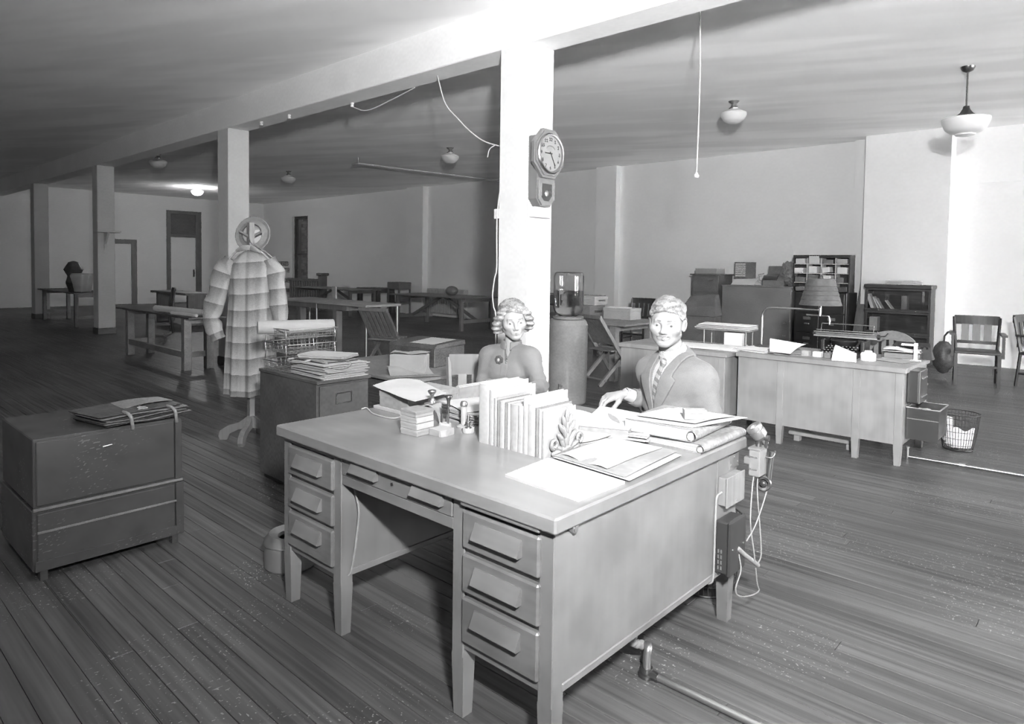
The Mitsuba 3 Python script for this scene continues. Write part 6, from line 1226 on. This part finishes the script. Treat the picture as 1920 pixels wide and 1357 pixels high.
part(k, 'rim', tube([(-1.172, 5.797, .44), (-.958, 5.797, .44), (-.958, 6.123, .44), (-1.172, 6.123, .44)], .007, 6, True), 'm_dull_metal', False); part(k, 'seam', box(-1.17, -.963, 5.795, 5.80, .355, .362), 'm_dull_metal', False); part(k, 'papers', crumple((-1.07, 5.96, .30), .08, 12, .7), 'm_paper_b', 15)
k = thing('floor_conduit', 'thin conduit with a short riser along the floor right of the typewriter desk', 'pipe')
part(k, 'pipe', rod((-1.20, 6.02, .012), (2.2, 6.20, .012), .010, 10), 'm_dull_metal'); part(k, 'riser', cat(rod((-1.20, 6.02, 0), (-1.20, 6.02, .085), .010, 10), cyl((-1.20, 6.02, .08), .016, .012, 12)), 'm_dull_metal'); part(k, 'coupling', rod((-.86, 6.038, .012), (-.82, 6.04, .012), .016, 10), 'm_steel')
wire_basket('wire_basket', 'round wire waste basket with torn paper standing on the floor at the right', (-.96, 6.64, 0), .105, .15, .30, 40, 5, 'm_black_metal', .0018)
bk = thing('torn_paper', 'torn white paper pressed against the inside of the right wire basket', 'paper')
def shell(a0, a1, z0, z1f, th=.002):
    a = np.radians(np.linspace(a0, a1, 24)); f = lambda t: (.105 + .045 * t ** .8) - .006; rows = []
    V = []; 
    for i, q in enumerate(a):
        z1 = z1f(i / 23)
        for z in np.linspace(z0, max(z1, z0 + .005), 8):
            for o in (0, th): rr = f(z / .3) - o; V.append((-.96 + rr * math.cos(q), 6.64 + rr * math.sin(q), z))
    V = np.array(V).reshape(24, 8, 2, 3); I = np.arange(24 * 16).reshape(24, 8, 2); F = []
    for i in range(23):
        for j in range(7):
            for o in (0, 1):
                q = [I[i, j, o], I[i + 1, j, o], I[i + 1, j + 1, o], I[i, j + 1, o]]; q = q if o == 0 else q[::-1]; F += [[q[0], q[1], q[2]], [q[0], q[2], q[3]]]
    return trimesh.Trimesh(V.reshape(-1, 3), F, process=False)
part(bk, 'tall_piece', shell(200, 262, .07, lambda t: .30 - .02 * t), 'm_paper', True); part(bk, 'low_piece', shell(258, 338, .03, lambda t: .19 + .015 * math.sin(9 * t)), 'm_paper', True); part(bk, 'scrap', crumple((-.985, 6.60, .006), .06, 14, .8), 'm_paper', 15)
# ================================================================ cabinets along the wall
k = thing('sectional_bookcase', 'dark glass-fronted sectional bookcase against the pier at the right', 'bookcase')
BX0, BX1, BY_, BD = -3.08, -2.16, 12.02, .33
part(k, 'plinth', box(BX0, BX1, BY_ + .01, BY_ + BD, 0, .09, .004), 'm_dark_wood_x', False); part(k, 'cornice', cat(box(BX0 - .02, BX1 + .02, BY_ - .03, BY_ + BD, 1.19, 1.255, .012)), 'm_dark_wood_x', False)
for z0, z1 in ((.09, .46), (.46, .82), (.82, 1.19)):
    s = part(k, 'section', cat(box(BX0, BX0 + .02, BY_ + .01, BY_ + BD, z0, z1), box(BX1 - .02, BX1, BY_ + .01, BY_ + BD, z0, z1), box(BX0, BX1, BY_ + BD - .012, BY_ + BD, z0, z1), box(BX0, BX1, BY_ + .01, BY_ + BD, z0, z0 + .02), box(BX0 - .008, BX1 + .008, BY_ - .004, BY_ + .03, z0, z0 + .045, .004), box(BX0, BX1, BY_, BY_ + BD, z1 - .03, z1)), 'm_dark_wood_x', False)
    part(s, 'glass_door', box(BX0 + .03, BX1 - .03, BY_ + .012, BY_ + .015, z0 + .05, z1 - .035), 'm_glass', False)
    part(s, 'door_stile', cat(box(BX0, BX0 + .035, BY_, BY_ + .014, z0 + .045, z1 - .03), box(BX1 - .035, BX1, BY_, BY_ + .014, z0 + .045, z1 - .03)), 'm_dark_wood', False)
    part(s, 'knob', cat([ellipsoid((x, BY_ - .010, z0 + .022), (.010,) * 3, 1) for x in (BX0 + .2, BX1 - .2)]), 'm_brass', True)
def shelf_book(x, w_, h_, z, lean, lab, m): solo('shelf_book', xf(box(0, w_, 0, .16, 0, h_, .002), (x, 12.06, z), 0, 0, lean), m, lab, 'book', 'books inside the glass bookcase', smooth=False)
for x, w_, h_, le, lab in ((-3.0, .045, .25, 18, 'pale thick volume leaning at the left inside the top bookcase section'), (-2.90, .02, .22, 24, 'thin pale pamphlet leaning second in the top bookcase section'), (-2.85, .018, .20, 30, 'thin pamphlet leaning third in the top bookcase section'), (-2.70, .014, .18, 36, 'last thin pamphlet leaning flat in the top bookcase section')): shelf_book(x, w_, h_, .845, -le if False else le * -1, lab, 'm_paper_b')
shelf_book(-2.57, .08, .24, .842, 0, 'grey volume upright right of centre in the top bookcase section', 'm_card'); shelf_book(-3.02, .12, .24, .482, 0, 'broad pale grey volume upright in the middle bookcase section', 'm_paper_grey')
ream((-2.55, 12.17), .48, .26, 1.256, 5, 'newspaper_stack', 'newspapers lying on top of the glass-fronted bookcase', 'newspapers', 'm_paper_b', 6, .02, .014, 61, .006)
slat_chair('armchair', 'dark wooden armchair with slatted back standing by the wall at the right', (-1.37, 10.62, 0), 10, .50, .46, .45, .885, 'm_dark_wood', 3, True, .12)
slat_chair('armchair', 'dark armchair mostly cut off by the right edge of the picture', (-.66, 11.0, 0), 75, .50, .46, .45, .92, 'm_dark_wood', 3, True)
k = thing('hanging_bag', 'dark teardrop leather bag hanging from the left arm of the slatted armchair', 'bag')
part(k, 'pouch', lathe([(0, .08), (.05, .10), (.12, .20), (.14, .32), (.11, .45), (.05, .52), (0, .53)], 28, (-1.76, 10.75, 0)), 'm_leather', 30); part(k, 'strap', tube([(-1.76, 10.75, .52), (-1.75, 10.72, .60), (-1.70, 10.68, .665)], .012, 6), 'm_leather')
k = thing('tall_cabinet', 'tall dark cabinet against the wall right of the man\'s head', 'cabinet')
part(k, 'body', box(-6.14, -5.60, 12.0, 12.62, 0, 1.34, .006), 'm_card_dark', False); part(k, 'top', box(-6.17, -5.57, 11.97, 12.64, 1.34, 1.365, .004), 'm_card_dark', False)
for i in range(4): dk = part(k, 'drawer', box(-6.11, -5.63, 11.985, 12.0, .06 + .32 * i, .35 + .32 * i, .004), 'm_card_dark', False); part(dk, 'handle', box(-5.80, -5.70, 11.965, 11.985, .28 + .32 * i, .30 + .32 * i), 'm_dull_metal', False)
solo('box_on_cabinet', box(-6.10, -5.66, 12.05, 12.4, 1.366, 1.47, .006), 'm_card_box', 'pale document box lying on the tall dark cabinet', 'box', smooth=False)
k = thing('covered_machine', 'machine under a dark dust cover standing before the tall cabinet', 'machine')
with at((-5.60, 11.35, 0), 10):
    part(k, 'stand', box(-.30, .30, -.22, .22, 0, .62, .01), 'm_card_dark', False); part(k, 'dust_cover', hull([(-.31, -.25, .62), (.31, -.25, .62), (.31, .24, .62), (-.31, .24, .62), (-.20, -.05, .96), (.24, -.05, .98), (.24, .22, 1.0), (-.20, .22, .98), (-.28, -.22, .78), (.29, -.22, .80)]), 'm_card_dark', 30)
k = thing('steel_cabinet', 'broad light grey cabinet against the wall behind the typewriter desk', 'cabinet')
part(k, 'body', box(-5.50, -4.25, 11.95, 12.55, 0, 1.15, .005), 'm_steel_paint', False); part(k, 'top', box(-5.51, -4.24, 11.94, 12.56, 1.15, 1.17, .003), 'm_steel_paint', False); part(k, 'corner_strip', box(-4.44, -4.25, 11.944, 11.95, .02, 1.14), 'm_steel_paint', False); part(k, 'latch', cat([box(-4.36, -4.31, 11.930, 11.945, z, z + .02) for z in (.30, .52, .80)]), 'm_dull_metal', False)
k = thing('wall_chart', 'stiff two-toned chart with printed lines standing on the grey cabinet', 'chart')
part(k, 'board', box(-5.47, -5.06, 12.40, 12.415, 1.30, 1.60), 'm_card', False); 
for i in range(7): part(k, 'line', box(-5.45, -5.25, 12.396, 12.40, 1.33 + .037 * i, 1.348 + .037 * i), 'm_paper', False)
part(k, 'foot_papers', sheet([(-5.44, 12.2, 1.172), (-5.0, 12.2, 1.172), (-5.0, 12.4, 1.29), (-5.44, 12.4, 1.27)], .01, 4, 4), 'm_paper', True)
k = thing('check_writer', 'rounded dark office machine with a lever on top of the grey cabinet', 'machine')
with at((-4.62, 12.2, 1.17)): part(k, 'body', prism_yz([(-.18, 0), (.18, 0), (.18, .34), (.08, .36), (.06, .22), (-.10, .18), (-.18, .10)], -.15, .22), 'm_leather_mid', False); part(k, 'drum', rod((-.15, -.10, .12), (.10, -.10, .12), .075, 24), 'm_dark_metal'); part(k, 'lever', tube([(-.16, -.05, .06), (-.26, -.05, .10), (-.28, -.05, .20), (-.18, -.05, .22)], .008, 6), 'm_dull_metal')
solo('parcel', crumple((-4.36, 12.15, 1.172), .14, 33, 1.5), 'm_card', 'lumpy grey parcel on the right end of the grey cabinet', 'parcel', smooth=15)
k = thing('file_cabinet', 'black filing cabinet with bright label holders under the pigeonhole rack', 'cabinet')
part(k, 'body', box(-4.20, -3.36, 12.02, 12.62, 0, 1.09, .005), 'm_black_metal', False)
for i in range(3):
    for x0 in (-4.17, -3.77):
        dk = part(k, 'drawer', box(x0, x0 + .38, 12.0, 12.02, .05 + .345 * i, .375 + .345 * i, .004), 'm_black_metal', False); part(dk, 'label_holder', box(x0 + .13, x0 + .25, 11.992, 12.0, .27 + .345 * i, .32 + .345 * i), 'm_dull_metal', False); part(dk, 'pull', box(x0 + .15, x0 + .23, 11.985, 12.0, .19 + .345 * i, .215 + .345 * i, .003), 'm_steel', False)
k = thing('pigeonhole_rack', 'dark wooden pigeonhole rack crammed with papers on top of the black filing cabinet', 'rack')
PX0, PX1, PZ0, PZ1 = -4.25, -3.33, 1.095, 1.725
part(k, 'carcass', cat(box(PX0, PX1, 12.30, 12.32, PZ0, PZ1), box(PX0, PX1, 12.04, 12.32, PZ1 - .05, PZ1), box(PX0, PX0 + .02, 12.04, 12.32, PZ0, PZ1), box(PX1 - .02, PX1, 12.04, 12.32, PZ0, PZ1)), 'm_dark_wood', False)
for x in np.linspace(PX0, PX1, 5)[1:-1]: part(k, 'divider', box(x - .006, x + .006, 12.05, 12.30, PZ0, PZ1 - .05), 'm_paper_b', False)
for z in (1.25, 1.41, 1.57): part(k, 'shelf', box(PX0 + .02, PX1 - .02, 12.05, 12.30, z - .006, z + .006), 'm_paper_b', False)
r = random.Random(77); nm = ['top', 'upper', 'lower', 'bottom']; cn = ['first', 'second', 'third', 'fourth']
for zi in range(4):
    for xi in range(4):
        x0 = PX0 + .03 + xi * .2275; z0 = (1.575, 1.418, 1.258, 1.10)[zi]; w_ = r.uniform(.10, .17); h_ = r.uniform(.07, .135)
        tone = r.choice(['m_paper', 'm_paper_b', 'm_paper_grey', 'm_leather_mid', 'm_card', 'm_leather'])
        solo('stuffed_papers', xf(box(0, w_, 0, .22, 0, h_, .004), (x0 + r.uniform(0, .03), 12.035 + r.uniform(-.03, .02), z0), 0, 0, r.uniform(-9, 4) if zi % 2 else r.uniform(-3, 3)), tone, f'{dict(m_paper="white", m_paper_b="off-white", m_paper_grey="grey", m_leather_mid="mid-grey", m_card="dull grey", m_leather="dark")[tone]} bundle in the {cn[xi]} pigeonhole from the left, {nm[zi]} row of the rack', 'bundle', 'bundles in the pigeonhole rack', smooth=False)
for i, (xa, za, xb, lab) in enumerate(((-3.40, 0, -3.20, 'dark long board leaning on the wall beside the pigeonhole rack, front one'), (-3.44, 0, -3.235, 'second long board leaning behind the front one by the rack'))):
    solo('leaning_board', bar((xa + .14, 12.22 + .06 * i, .0), (xb + .03, 12.60 + .06 * i, 1.76 - .04 * i), .03, .13, (1, 0, 0)), 'm_mid_wood' if i == 0 else 'm_card_dark', lab, 'board', smooth=False)
# ================================================================ the photographer's flash pan, above and right of the camera
fl = thing('flash_lamp', 'photographer\'s flash reflector held beside the camera', 'flash')
_ax = FLASH_AIM / np.linalg.norm(FLASH_AIM)
part(fl, 'reflector', lathe([(0.03, -0.10), (FLASH_RAD + 0.03, -0.015), (0.168, 0.0), (0.172, 0.13), (0.180, 0.13), (0.176, -0.005), (FLASH_RAD + 0.035, -0.025), (0.03, -0.11)], 40, FLASH_POS, _ax), 'm_black', 35)
scene[fl + '__bulb'] = mikit.ply(lathe([(0, 0), (FLASH_RAD, 0)], 32, FLASH_POS, _ax) if False else trimesh.Trimesh(*(lambda c: (c.vertices, c.faces))(lathe([(FLASH_RAD, 0.0), (0.0, 0.0)], 32, FLASH_POS, _ax)), process=False), 'm_paper', False, emitter={'type': 'area', 'radiance': rgb(FLASH_W)})
